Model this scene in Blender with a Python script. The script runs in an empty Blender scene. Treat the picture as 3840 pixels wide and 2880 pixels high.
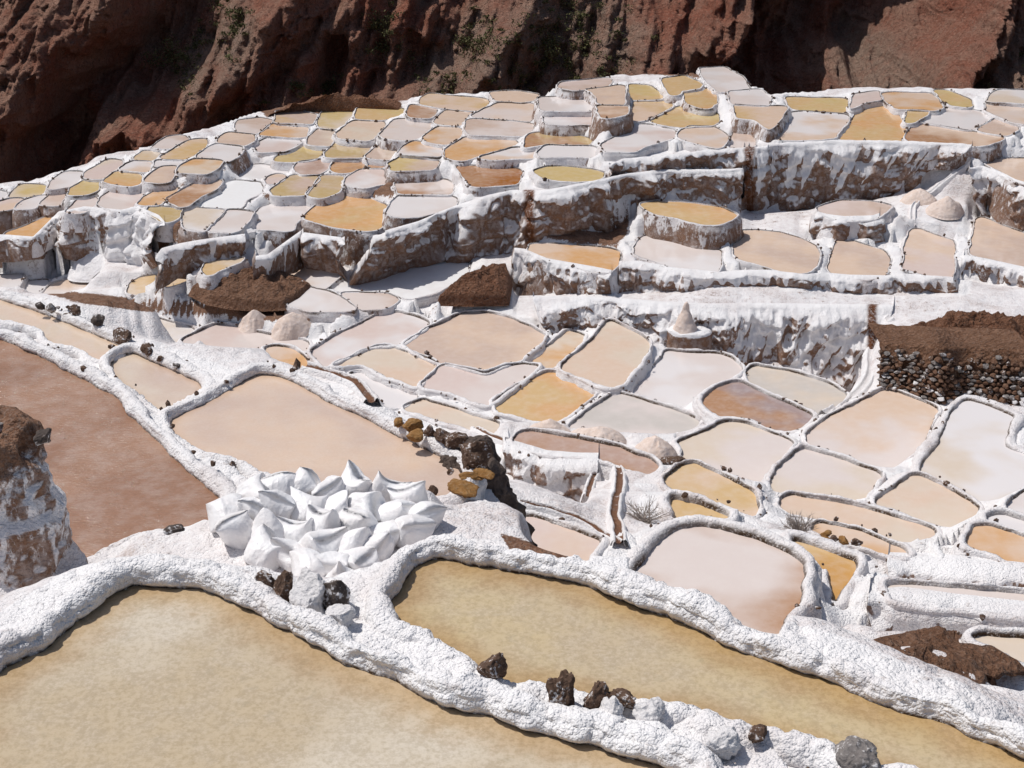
import bpy, bmesh, math, random
import numpy as np
from mathutils import Vector, Matrix
from mathutils.geometry import delaunay_2d_cdt
random.seed(7)
RNG = np.random.default_rng(11)
scene = bpy.context.scene
col = scene.collection

# ------------------------------------------------------------------ camera, sky, sun, exposure
F, PITCH, HC = 5376.0, math.radians(24.0), 26.0      # focal length in photo pixels (3840 wide), tilt, eye height
cam_data = bpy.data.cameras.new('camera')
cam = bpy.data.objects.new('camera', cam_data); col.objects.link(cam)
cam.location = (0, 0, HC); cam.rotation_euler = (math.pi/2-PITCH, 0, 0)
cam_data.sensor_width = 36.0; cam_data.lens = 36.0*F/3840
cam_data.clip_start = .1; cam_data.clip_end = 2000
scene.camera = cam
SUN = Vector((-.92, .39, 0)).normalized(); SUN_EL = math.radians(61)
SUN = Vector((SUN.x*math.cos(SUN_EL), SUN.y*math.cos(SUN_EL), math.sin(SUN_EL)))
world = bpy.data.worlds.new('World'); scene.world = world; world.use_nodes = True
wn = world.node_tree.nodes; wn.clear()
sky = wn.new('ShaderNodeTexSky'); sky.sky_type = 'NISHITA'; sky.sun_disc = False
sky.sun_elevation = SUN_EL; sky.sun_rotation = math.atan2(SUN.x, SUN.y); sky.altitude = 500
sky.air_density = 1.; sky.dust_density = 2.5
bg = wn.new('ShaderNodeBackground'); bg.inputs[1].default_value = .075
wo = wn.new('ShaderNodeOutputWorld')
world.node_tree.links.new(sky.outputs[0], bg.inputs[0]); world.node_tree.links.new(bg.outputs[0], wo.inputs[0])
sd = bpy.data.lights.new('sun', 'SUN'); sd.energy = 3.35; sd.angle = math.radians(.5); sd.color = (1, .965, .92)
so = bpy.data.objects.new('sun', sd); col.objects.link(so)
so.rotation_euler = (-SUN).to_track_quat('-Z', 'Y').to_euler(); so.location = (-20, 30, 60)
vs = scene.view_settings; vs.view_transform = 'Standard'; vs.look = 'None'; vs.exposure = 0; vs.gamma = 1; vs.use_curve_mapping = False
scene.cycles.max_bounces = 5

# ---- surveyed outlines. Each line: id | map sheet | colour a | colour b | outline | description
SHEETS = {'A1': (0, 0, .434), 'A2': (960, 0, .434), 'A3': (1920, 0, .434), 'A4': (2880, 0, .434),
          'B1': (0, 600, .434), 'B2': (960, 600, .434), 'B3': (1920, 600, .434), 'B4': (2880, 600, .434),
          'C1': (0, 1200, .434), 'C2': (960, 1200, .434), 'C3': (1920, 1200, .434), 'C4': (2880, 1200, .434),
          'D1': (0, 1800, .651), 'D2': (1200, 1800, .651), 'D3': (2400, 1800, .651)}
PONDS = """
a1|A1|tan|lil|2075,1062 2230,1042 2350,1045 2290,1110 2215,1150 2050,1145 2045,1105|on the left skyline at the left foot of the red earth hump
a2|A1|tan|pea|1985,1160 2200,1165 2190,1200 2100,1255 1885,1232 1890,1210|second from the skyline below the left end of the red earth hump
a3|A1|lil|wht|1860,1245 2090,1270 2080,1300 1960,1385 1700,1365 1705,1350|pale diamond just above an orange one on the upper left slope
a4|A1|gol|pea|1625,1218 1770,1225 1775,1260 1610,1375 1400,1375 1395,1362|slanting pond near the left skyline, long side climbing to the right
a5|A1|ora|crm|1660,1378 1930,1390 1880,1430 1770,1475 1540,1475 1545,1450|cream at its left end, below the lilac diamond of the upper left slope
a6|A1|pea|tan|1400,1440 1525,1438 1500,1490 1455,1540 1290,1545|small tilted pond between two brighter orange ones on the left slope
a7|A1|wht|lil|1345,1388 1600,1394 1545,1425 1400,1425 1342,1432|sliver of a pan under the slanting golden pond near the left skyline
a8|A1|gol|crm|1240,1325 1370,1330 1330,1375 1290,1390 1165,1378 1170,1365|tiny pond at the left skyline, just left of the slanting golden one
a9|A1|wht|pea|1160,1395 1305,1400 1310,1430 1275,1465 1045,1465 1048,1448|small pan with a peach patch above the small orange pond far left
a10|A1|lil|tan|1450,1202 1590,1185 1640,1205 1500,1280 1480,1270 1370,1255|dry pan on the very edge of the left skyline
a11|A1|ora|gol|1000,1485 1060,1485 1195,1520 1190,1560 1130,1580 915,1555 930,1540|vivid little pond on the far left slope below the skyline
a12|A1|pin|crm|930,1400 1055,1400 1050,1425 990,1470 880,1535 730,1525 735,1510|long pan slanting along the left skyline
a13|A1|lil|wht|560,1500 700,1500 690,1540 620,1590 450,1610 460,1590|pan jutting out on the skyline near the left edge
a14|B1|yel|gol|740,180 845,180 835,230 760,270 600,285 615,260|small leaf-shaped pond near the left edge skyline
a15|B1|crm|yel|190,240 375,240 360,290 280,310 80,320 90,305|second pond from the left edge along the skyline
a16|B1|wht|wht|-60,285 65,292 55,320 0,345 -60,345|white corner pan at the left edge, highest there
a17|B1|pea|pin|95,335 210,338 195,360 105,410 -60,415 -60,385|at the left edge just below the white corner pan
a18|B1|lil|wht|215,350 330,312 420,308 330,375 290,395 130,415|thin grey pan beside the peach one at the left edge
a19|B1|lil|tan|480,282 570,278 530,320 510,370 350,375 360,360|small greyish pan under the leaf-shaped yellow pond
a20|B1|ora|ora|395,505 450,515 430,550 290,660 60,655 75,635 220,590|long orange crescent above the dark wall at the left edge
a21|B1|lil|pin|1010,262 1230,290 1190,340 1120,400 1000,430 850,370 860,350|wide dry pan at the top of the white salt cascade
a22|B1|pin|lil|830,335 840,365 760,400 720,440 590,440 680,370 760,325|dry pan over the dark wall, left of the salt cascade
a23|B1|pea|ora|1460,235 1530,245 1520,280 1380,375 1200,375 1240,345|narrow peach strip left of a longer brown one
a24|B1|bro|pea|1760,185 1890,200 1870,230 1740,290 1640,370 1560,385 1440,340 1460,325|long brown strip left of the dazzling white pan
a25|B1|wh2|wh2|2020,195 2250,200 2240,260 2120,330 2070,400 1700,385 1700,370 1890,270|dazzling bare white pan, largest of the left slope
a26|B1|oli|oli|1300,412 1540,442 1530,470 1440,520 1370,500 1290,440|olive pool right beside the head of the salt cascade
a27|B1|wht|crm|1630,422 1935,440 1905,480 1765,600 1605,570 1600,500 1610,450|left one of two whitish pans side by side below the dazzling white pan
a28|B1|wht|lil|1965,442 2180,462 2170,490 2060,585 2000,605 1795,600 1935,490|right one of two whitish pans side by side below the dazzling white pan
a29|B2|wht|lil|150,387 460,412 420,460 350,490 310,590 280,600 0,570 -30,560 -10,480 60,430|pale pan just left of the big bright orange pond
a31|B2|wh2|wht|-60,60 40,52 275,92 265,120 130,160 60,172 -140,150 -130,120|bright white pan just above the dazzling big one
b1|A2|tan|gol|200,985 410,995 490,1010 470,1045 430,1052 170,1052 175,1040|below the left foot of the red earth hump, top of its column
b2|A2|pea|ora|130,1075 415,1097 430,1112 420,1162 400,1176 30,1162 40,1148|second in the column below the red earth hump
b3|A2|pin|wht|110,1192 370,1207 375,1225 260,1290 30,1290 20,1270 80,1220|half-dry pan, third in the column below the red earth hump
b4|A2|crm|yel|600,972 820,967 830,985 760,1060 680,1103 555,1093 550,1070|square pale pond under the middle of the red earth hump
b5|A2|gol|yel|890,955 960,942 1250,965 1260,980 1180,1010 1040,1030 860,1022 860,1010|long one right under the crest of the red earth hump
b6|A2|pea|crm|840,1048 1100,1058 1110,1075 1030,1160 960,1192 710,1173 705,1160|under the long golden pond by the red earth hump
b7|A2|crm|tan|550,1122 660,1132 665,1150 655,1210 640,1250 460,1233 470,1205|small pale square left of a wide peach pond, mid upper slope
b8|A2|bro|tan|1350,932 1420,927 1560,942 1555,960 1500,1003 1325,998 1322,985|small brown pool under the left end of the long skyline pond
b9|A2|gol|pea|1500,827 1980,872 2005,890 1960,943 1880,953 1600,923 1425,888 1435,870|long golden one on the skyline in the middle of the ridge
b10|A2|pea|tan|1645,957 1865,967 1850,985 1790,1030 1770,1078 1580,1068 1555,1055 1565,1045|under the long golden skyline pond
b11|A2|lil|pea|1200,1050 1330,1038 1490,1057 1515,1075 1500,1110 1410,1178 1340,1197 1120,1173 1085,1163|round-backed greyish pond in the middle of the upper slope
b12|A2|pea|ora|1580,1097 1750,1102 1768,1125 1750,1180 1640,1228 1470,1213 1445,1190|right of the round-backed greyish pond
b13|A2|oli|yel|400,1272 570,1292 578,1320 510,1370 430,1388 200,1368 215,1353 290,1310|yellow-green diamond in the upper left middle
b14|A2|oli|tan|760,1238 985,1262 985,1275 930,1348 610,1348 602,1325 700,1243|wide murky one right of the yellow-green diamond
b15|A2|tan|crm|1060,1283 1207,1293 1205,1310 1160,1352 960,1348 972,1330|small one right of the wide murky pond
b16|A2|wht|ora|1370,1228 1585,1273 1588,1300 1570,1328 1240,1318 1262,1300|white pan with an orange right end, upper middle
b17|A2|bro|ora|700,1392 920,1402 928,1440 830,1473 660,1463 652,1440|small rusty pool above a pair of olive ponds
b18|A2|bro|ora|1020,1407 1108,1422 1098,1448 965,1448 972,1430|tiniest rusty pool, right of a similar larger one
b19|A2|yel|tan|1290,1353 1510,1388 1545,1410 1520,1448 1185,1448 1168,1425|half-moon yellow pond above a dark low wall, mid slope
b20|A2|pea|ora|1800,1202 2205,1202 2235,1235 2120,1280 1960,1322 1770,1368 1662,1340 1655,1310 1722,1262|big peach-orange pond bordered left by a double channel, ridge middle
b21|A2|wht|pea|1985,1347 2230,1290 2395,1302 2385,1338 2220,1352 1955,1362|thin pale pan directly under the big peach-orange ridge pond
b22|A2|lil|pea|2090,897 2212,888 2385,907 2405,930 2398,1010 2378,1037 1880,1003 1865,998|wide greyish pond just below the narrow skyline strip
b23|A2|tan|lil|1832,1047 1872,1033 2212,1053 2385,1078 2378,1110 2290,1152 1852,1147 1825,1120|grey-tan, second below the narrow skyline strip
b24|A2|pea|pea|2055,822 2212,813 2415,832 2390,853 2300,878 2210,868 2072,858|narrow strip on the skyline right of the long golden one
b26|B2|oli|tan|310,137 528,142 540,160 428,287 408,292 165,278 155,265|left one of a pair of olive ponds sharing a thin rim
b27|B2|oli|tan|572,147 743,157 738,180 708,248 560,297 445,292|right one of a pair of olive ponds sharing a thin rim
b28|B2|pin|pea|110,142 180,118 258,132 248,155 180,188 92,198 82,175|tiny pink pool wedged between white pans and an olive pond
b29|B2|ora|gol|650,332 760,322 950,332 1108,402 1098,430 1080,560 1040,588 960,598 700,568 432,498 434,475|big bright orange with a white salty corner, left of centre
b30|B2|lil|bro|1270,193 1330,183 1640,183 1688,212 1688,287 1242,283 1227,220|upper of two lilac ponds stacked right of the orange pond
b31|B2|lil|wht|1242,317 1688,317 1712,340 1700,368 1560,428 1410,467 1270,477 1162,448 1192,400|lower of two lilac ponds stacked right of the orange pond
b32|B2|bor|bro|1768,78 1900,73 2265,92 2285,110 2255,188 2212,198 1890,212 1862,208|dark brown-orange sunken pond in the middle
b34|B2|pin|wht|900,83 1098,80 1108,110 1175,168 960,225 785,198 785,170|muddy pink pan with a little heap in it
b35|A2|pib|pin|370,1402 600,1388 638,1402 620,1440 540,1488 400,1498 352,1450|drained pinkish-brown pan below the yellow-green diamond
c1|A3|tan|pin|430,727 830,693 848,710 828,738 560,763 422,743|thin one on the skyline below the ridge top
c2|A3|pea|tan|635,773 880,758 945,768 948,887 772,883 753,870 752,830 702,792|squarish peach pond just left of the gold ones on the ridge top
c3|A3|lil|wht|250,862 330,853 640,868 695,882 697,920 640,932 262,928|flat grey strip left of the squarish peach pond
c4|A3|pea|bro|757,925 985,935 983,960 850,998 792,988 772,965|half-empty peach pan below the squarish one on the ridge
c5|A3|wht|pin|300,1012 430,988 700,993 735,1030 718,1042 520,1057 302,1048|pale pan over a ragged little dark wall, ridge middle
c6|A3|bro|oli|162,1177 260,1163 480,1173 665,1220 650,1237 450,1227 230,1232 122,1262 128,1230|murky lens-shaped pond between white crusts, centre of ridge
c7|A3|wht|wht|300,1268 700,1288 718,1310 700,1338 252,1332 254,1310|white rectangle just above the long brown wall
c8|A3|gol|yel|1042,753 1180,748 1305,840 1297,852 1042,852|triangular golden one under the ridge crest
c9|A3|gol|pea|1062,878 1348,873 1382,910 1377,930 1190,1022 1052,1017 1037,990 1052,960|golden, below the triangular golden one
c10|A3|gol|gol|1312,692 1470,673 1627,737 1618,753 1452,772 1440,797 1380,788 1332,730|topmost golden pond by the ridge crest
c11|A3|gol|ora|1492,792 1700,783 1732,802 1747,888 1718,902 1640,897 1532,868|small golden box left of the white tilted slab on the ridge
c12|A3|gol|yel|1380,947 1490,943 1757,1012 1767,1050 1738,1082 1500,1082 1192,1038|largest golden pond of the ridge, lens shaped
c13|A3|wht|lil|1642,603 1838,593 1988,692 2047,772 1790,777 1662,642|upper half of the white tilted slab at the ridge crest
c14|A3|wht|lil|1882,793 2118,783 2215,852 2212,907 1902,892|lower half of the white slab at the ridge crest
c15|A3|pea|gol|1925,910 2212,928 2335,948 2305,1000 2258,1058 2212,1085 2080,1010 1962,988|peach below the white slab of the ridge crest
c16|A3|wht|pin|1072,1103 1210,1103 1377,1152 1375,1170 1140,1247 1060,1297 812,1277 805,1260 962,1162|white leaf-shaped pan in the middle of the ridge
c17|A3|lil|pea|1540,1093 1738,1103 1867,1192 1847,1238 1778,1257 1600,1227 1465,1168 1475,1140|grey-peach pan right of the white leaf-shaped one
c18|A3|tan|lil|1932,1153 2060,1148 2092,1172 2087,1248 2058,1262 1862,1257 1872,1235|small round-topped one at the roadside on the ridge
c20|B3|yel|yel|210,102 300,73 480,73 680,97 787,122 778,140 700,162 560,168 400,158 252,133|yellow ellipse ringed by a stone wall, centre
d1|A4|gol|yel|172,852 380,862 640,862 658,880 677,950 658,972 400,962 232,938 202,890|golden rectangle at the skyline right of the ridge saddle
d2|A4|wht|pea|242,972 300,967 677,993 687,1010 677,1050 570,1167 420,1192 52,1187 44,1175 182,1060 192,1000|half white half peach, under the golden skyline rectangle
d3|A4|gol|ora|842,918 960,908 1088,962 1157,1090 1157,1130 1128,1202 622,1187 624,1170 772,1020 793,960|large hourglass golden pond above the long wall
d4|A4|pea|ora|1002,822 1090,813 1378,823 1437,862 1487,920 1430,942 1112,932 1022,850|peach one on the right skyline
d5|A4|gol|yel|1482,802 1560,803 1737,882 1752,905 1718,918 1590,902 1512,840|golden triangle on the right skyline
d6|A4|gol|yel|1212,957 1387,962 1377,980 1280,1047 1212,1042|little dark gold pool under the peach one at the right skyline
d7|A4|wht|lil|1582,932 1640,928 1935,1002 1935,1020 1790,1107 1720,1117 1560,1087 1325,1053 1335,1040|whitish lozenge sharing rims with two peach ponds, upper right
d8|A4|pea|tan|1962,1033 2127,1087 2137,1110 2058,1162 1815,1123 1817,1110|peach triangle right of the whitish lozenge
d9|A4|bro|pea|1272,1078 1330,1073 1750,1138 2035,1187 2018,1200 1870,1222 1800,1242 1242,1202 1218,1185|long brown wedge right above the long wall
d10|A4|wht|crm|2010,793 2290,798 2290,872 2000,867 1905,862 1925,840|white one in the upper right corner of the terraces
d11|A4|pea|lil|1900,903 2100,913 2290,945 2290,1070 2100,1037 1895,950|pale peach at the right edge below the white corner one
d12|A4|pin|lil|765,823 945,803 965,845 850,862 800,880 745,898|small dry pan between two golden ponds on the right skyline
d13|B4|tan|pea|1890,18 2000,2 2290,2 2290,215 2140,167 2012,78|tan with a round white lip over a high crusted wall, right edge
e1|B3|gol|ora|1132,387 1250,373 1500,383 1800,423 1925,480 1900,502 1780,542 1640,537 1460,487 1250,447 1165,410|long golden one at the foot of the long brown wall
e2|B3|pea|ora|162,742 280,733 800,773 918,802 917,850 888,918 850,957 700,947 430,867 250,837 163,780|peach, leftmost of the row behind the white path
e3|B3|lil|wht|1102,702 1152,668 1240,663 1420,723 1700,773 1785,792 1787,900 1757,967 1500,927 1300,877 1065,800 1073,760|pale grey, second of the row behind the white path
e4|B4|pea|tan|-288,662 -250,628 -100,621 100,643 280,693 397,752 430,812 417,908 330,962 200,957 -50,892 -230,847 -283,800|deep-rimmed peach, third of the row behind the white path
e5|B4|pea|tan|612,708 700,703 880,763 988,793 1045,870 1018,958 970,997 860,1022 680,987 545,957 535,930 573,790|peach, fourth of the row behind the white path
e6|B4|pea|pin|1252,613 1300,608 1450,663 1587,708 1597,760 1597,900 1577,1027 1380,977 1175,917 1195,860 1195,740|tall narrow peach, fifth of the row behind the white path
e7|B4|tan|pea|1812,523 1850,508 2000,573 2290,675 2290,930 2090,877 1900,827 1765,797 1775,700|big tan one at the right edge behind the white path
e8|B4|pin|tan|445,422 620,365 900,373 1045,402 958,478 900,497 660,507 522,487|dried muddy pan above a dark little wall, right middle
f1|B1|crm|gol|1500,918 1560,908 1698,913 1712,950 1678,988 1560,1047 1453,1067 1438,1010 1453,960|middle one of three cream ponds under a channel wall, left
f2|B1|crm|gol|1822,873 1860,858 2000,863 2080,855 2010,880 1900,927 1802,967 1772,940|right one of three cream ponds under a channel wall, left
f3|B1|crm|gol|1232,1023 1348,1018 1357,1108 1300,1127 1180,1147 1112,1137 1132,1080|left one of three cream ponds under a channel wall, left
f4|B1|wht|pea|640,1038 738,1062 767,1090 720,1132 640,1147 362,1147 440,1102 560,1053|white with a peach blotch behind the rocky bank, left
f5|B1|wht|wht|212,1078 397,1058 378,1100 330,1147 240,1137 172,1100|small white pan left of the peach-blotched one
f6|B1|wht|lil|-60,1012 178,1008 168,1040 138,1088 -60,1090|white pan at the left edge above the rocky bank
f9|B2|pea|wht|430,833 540,848 650,893 775,950 738,983 650,1047 600,1105 520,1095 480,1057 400,1008 225,958 243,940|peach fading to white, right of the brown earth mound
f10|B2|wh2|wht|822,982 1070,973 1500,923 1755,865 1825,902 1817,960 1747,1028 1530,1137 1320,1177 1200,1137 1100,1127 762,1127 655,1108 722,1042|wide bare white pan at the foot of the dark shaded rock wall
f11|B2|lil|wht|452,1113 600,1133 700,1183 845,1277 800,1283 470,1287 295,1237 372,1180|greyish lens below the peach-to-white pond
f12|B2|lil|tan|742,1153 860,1148 1130,1158 1205,1200 1100,1247 900,1267 852,1230|lilac-tan puddle on the edge of the wide white pan
f13|B1|crm|wht|965,1397 1070,1329 1300,1358 1645,1452 1675,1467 1560,1557 1460,1587 1150,1487 1060,1430|pale pan behind the bank with rocks, left
f14|C1|lil|pin|1855,45 1960,48 2212,112 2440,160 2635,185 2670,205 2655,268 2480,215 2360,205 2270,237 2180,232 1900,222 1565,188 1605,165|long pinkish-white pan in front of the two salt cones
f16|C2|ora|pea|72,257 150,233 270,238 330,263 430,342 505,407 400,412 200,348 132,318|small orange fish-shaped pool, left of centre
g1|C2|pin|wht|1000,-10 1120,-62 1240,-57 1400,-20 1495,30 1437,80 1358,118 1258,187 1170,202 1000,212 860,267 600,397 592,392 465,280 682,142 862,62|pink-white with a salty far shore, upper left of the central ponds
g2|C2|tan|pea|1802,-57 1990,-57 2212,-7 2390,82 2505,147 2400,230 2280,338 2212,358 2150,385 1990,460 1622,357 1562,347 1275,213 1482,92|largest of the central ponds, plain tan
g3|C3|ora|crm|492,93 635,138 618,190 388,383 350,417 230,407 105,367 372,192|narrow orange strip between two big central ponds
g4|C3|pea|crm|822,18 860,13 1060,113 1187,192 1187,250 1128,330 958,547 870,577 800,567 600,477 425,417 433,390 682,202|big peach one with a curved right shore, centre
g5|C3|lil|wht|1332,273 1500,288 1800,298 1927,352 1985,430 1900,487 1830,507 1690,597 1490,735 1330,732 1150,677 1025,617 1033,590 1242,402|large lilac-white one below the pedestal with the salt cone
g6|C4|crm|gry|-148,413 -100,398 0,418 250,468 540,558 685,657 620,718 460,812 420,817 300,747 0,612 -168,528 -188,470|grey-cream one left of the stone spillway
g7|C4|lib|bro|-557,690 -440,592 -330,548 -220,548 0,658 220,753 385,830 330,887 180,957 0,917 -100,857 -300,817 -430,822 -557,730|murky lilac-brown lens, right of centre
g8|C2|pea|crm|1050,238 1170,241 1537,364 1550,385 1400,572 1290,537 1130,467 900,368 645,410|peach below the largest central pond, with a rough stony front bank
g9|C2|pin|lil|1622,390 1980,478 2130,413 2300,388 2445,402 2400,440 2200,587 2000,735 1900,697 1700,617 1450,577 1434,570|pinkish one left of the golden diamond
g10|C3|gol|ora|-167,720 0,613 200,503 300,458 360,458 530,513 717,602 711,635 540,777 420,847 380,867 170,857 0,817 -120,787|golden diamond in the very centre
g11|C3|lil|gry|882,638 960,648 1240,733 1400,778 1635,880 1560,937 1340,982 900,957 650,917 485,927 522,900 732,742|grey-lilac one behind the row of small salt heaps
g12|C3|lil|crm|1802,898 1900,885 2020,898 2212,978 2435,1062 2400,1110 2330,1200 2230,1307 2160,1395 1900,1337 1560,1237 1482,1197 1453,1090 1425,1060 1602,1002|large pale one just right of the salt heaps
g13|C4|lil|pea|992,608 1100,623 1475,772 1417,880 1328,1078 1180,1207 1090,1267 960,1257 700,1207 500,1147 343,1047 343,990 502,852 802,712|big pale one with a peach far corner below the dry-stone wall
g14|C4|wht|crm|1692,703 1760,703 1900,753 2127,842 2088,900 2040,1100 2290,1200 2290,1400 2000,1537 1900,1557 1780,1550 1600,1445 1480,1397 1315,1307 1353,1220 1482,1080 1593,792|white one beside the thick rounded rim, right
g15|D3|crm|pea|1560,-22 1610,-22 1700,22 1830,87 1945,165 1935,195 1790,267 1740,262 1550,198 1355,128 1442,60|cream one in front of the white pond at the right
g16|C4|lil|crm|282,1103 500,1173 700,1233 955,1333 965,1360 900,1457 857,1527 780,1551 500,1527 300,1477 130,1487 35,1467 24,1370 122,1262 202,1182|pale lilac one with beaded rims, lower right of centre
g17|D3|pea|crm|822,103 870,91 1150,133 1360,183 1560,243 1685,291 1695,310 1590,347 1540,367 1400,337 1300,287 1100,228 980,217 852,188 808,140|long peach strip behind the dry bush
g18|D3|pea|ora|1002,258 1040,249 1250,293 1400,353 1525,411 1535,437 1480,427 1300,377 1100,308 985,280|thin peach strip just right of the dry bush
g19|D3|pea|gol|262,-82 320,-97 480,-12 657,77 674,180 650,197 480,147 250,78 143,20 133,0 202,-48|peach wedge behind the narrow golden sliver
g20|D3|gol|gol|187,113 335,149 520,218 460,203 330,186 222,210 198,200|narrow golden sliver behind the round white rim
g21|D3|lil|bro|-62,560 12,472 112,353 212,298 330,268 450,281 700,358 857,422 935,482 945,540 925,660 867,758 800,885 700,867 480,787 250,687 62,617|rounded pale one with a brown blotch, lower right
g22|D3|amb|gol|875,352 1000,388 1248,472 1245,510 1187,600 1127,697 1098,687 1095,520 1005,428 935,385|small amber pool in the gap right of the brown-blotched pond
g23|D3|ora|pea|1882,332 1932,273 2000,268 2212,333 2300,350 2300,510 2150,467 2000,397 1882,370|orange-peach one at the right edge, lower right
g24|D3|lil|wht|1992,222 2080,198 2212,243 2300,268 2300,337 2150,287 2002,241|thin pale one above the orange-peach pond at the right edge
g25|D3|lil|wht|2112,140 2212,73 2300,40 2300,193 2212,195 2102,168|small pale corner at the right edge beside a stony rim
g26|D3|crm|lil|1422,613 1600,608 2000,643 2300,675 2300,780 2050,757 1850,727 1600,702 1442,687|long cream strip over a rough dark bank, lower right
g27|C3|pib|bro|72,978 120,968 350,993 600,1043 960,1113 1100,1183 1160,1183 1275,1270 1240,1297 1180,1327 980,1257 850,1217 700,1177 330,1157 170,1117 22,1058 13,1040|long brownish strip in front of the row of salt heaps
g28|C2|wht|wht|890,453 1000,493 1375,640 1385,660 1270,737 1200,747 1100,737 1083,690 1003,590 953,520 805,463|white strip beside the curved brown channel
g29|C2|crm|pea|1442,693 1600,743 2075,890 2105,910 2058,987 1900,947 1620,867 1400,797 1275,760|long cream strip behind the row of brown rocks
g30|D2|pin|pea|1160,213 1250,218 1450,293 1610,352 1557,450 1537,467 1300,397 1222,367 1165,300|pink muddy one right of the dark rock face
g31|D3|crm|crm|1900,912 2050,905 2300,918 2300,1065 2212,1035 2100,985 1985,930|cream corner at the right edge behind the brown earth heap
h1|C1|red|rbr|-80,150 0,170 100,210 220,270 380,330 560,420 700,510 850,600 960,640 1050,710 1090,800 1210,910 1310,1010 1400,1110 1530,1220 1700,1370 1830,1470 1900,1530 1925,1600 1800,1800 1050,1840 760,2000 550,2110 -80,2110|large reddish-brown rippled one on the left behind the boulder
h2|C2|tan|pea|-750,880 -650,820 -310,650 -100,520 0,475 80,465 200,485 330,540 560,680 820,795 950,845 1070,915 1220,1015 1290,1040 1500,1130 1795,1275 1785,1340 1640,1488 1560,1480 1330,1430 900,1470 560,1450 270,1340 0,1265 -100,1200 -220,1150 -330,1150 -430,1110 -530,1070 -680,970|large smooth peach-tan one right behind the white sacks
h4|C1|crm|tan|1132,283 1250,333 1500,433 1600,483 1697,530 1745,565 1600,637 1420,737 1380,757 1310,697 1150,557 1050,497 935,400 1012,333|cream one squeezed between the reddish pond and the rocky bank
h5|C1|crm|pea|-80,-195 0,-180 250,-90 500,0 780,120 1070,245 1000,288 870,342 780,310 650,220 430,200 370,110 200,20 0,-20 -80,-35|cream strip at the left edge along the rocky bank
i1|D1|fg1|fg2|400,870 560,730 660,655 780,605 950,605 1170,625 1300,690 1450,755 1600,855 1750,925 1843,965 1983,1055 2173,1115 2343,1195 2523,1275 2673,1335 2803,1365 2943,1425 3143,1495 3323,1515 3463,1565 3483,1595 3703,1605 3893,1655 4000,1740 4050,1900 -300,1900 -300,1290 0,1110 200,1000|nearest and largest, filling the bottom left corner
i2|D2|fg3|fg2|370,710 560,490 620,455 740,455 1000,510 1230,550 1480,610 1740,700 1980,790 2213,903 2393,990 2563,1050 2743,1120 2943,1170 3143,1260 3323,1330 3593,1400 3793,1480 3963,1550 4055,1610 4150,1670 4250,1800 3643,1780 3483,1690 3173,1600 2993,1555 2933,1500 2723,1460 2483,1400 2343,1380 2223,1300 2093,1272 1950,1270 1700,1225 1480,1180 1300,1135 1200,1140 1080,1115 960,1080 900,1000 780,950 620,870 450,810 385,750|long amber one in the near foreground, bottom right
"""
# flat ground surveyed the same way: id | sheet | outline
FLATS = """
p1|B3|0,1172 300,1150 860,1138 1500,1125 1900,1085 2212,1090 2600,1120 3000,1158 3500,1165 3900,1130 4450,1110 4450,1260 3700,1275 3300,1280 2700,1270 2212,1262 1700,1262 1300,1250 800,1212 300,1200
p2|A3|900,1345 1700,1295 2212,1262 2500,1225 2800,1205 3360,1218 3900,1258 3900,1272 3360,1232 2800,1220 2500,1240 2212,1280 1700,1310 900,1370
"""
SHEETS['F'] = (0, 0, 1.736)
FLATS += "p4|F|450,1060 520,1040 900,1060 1060,1160 940,1150 870,1190 780,1290 560,1200 460,1130\n"
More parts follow.
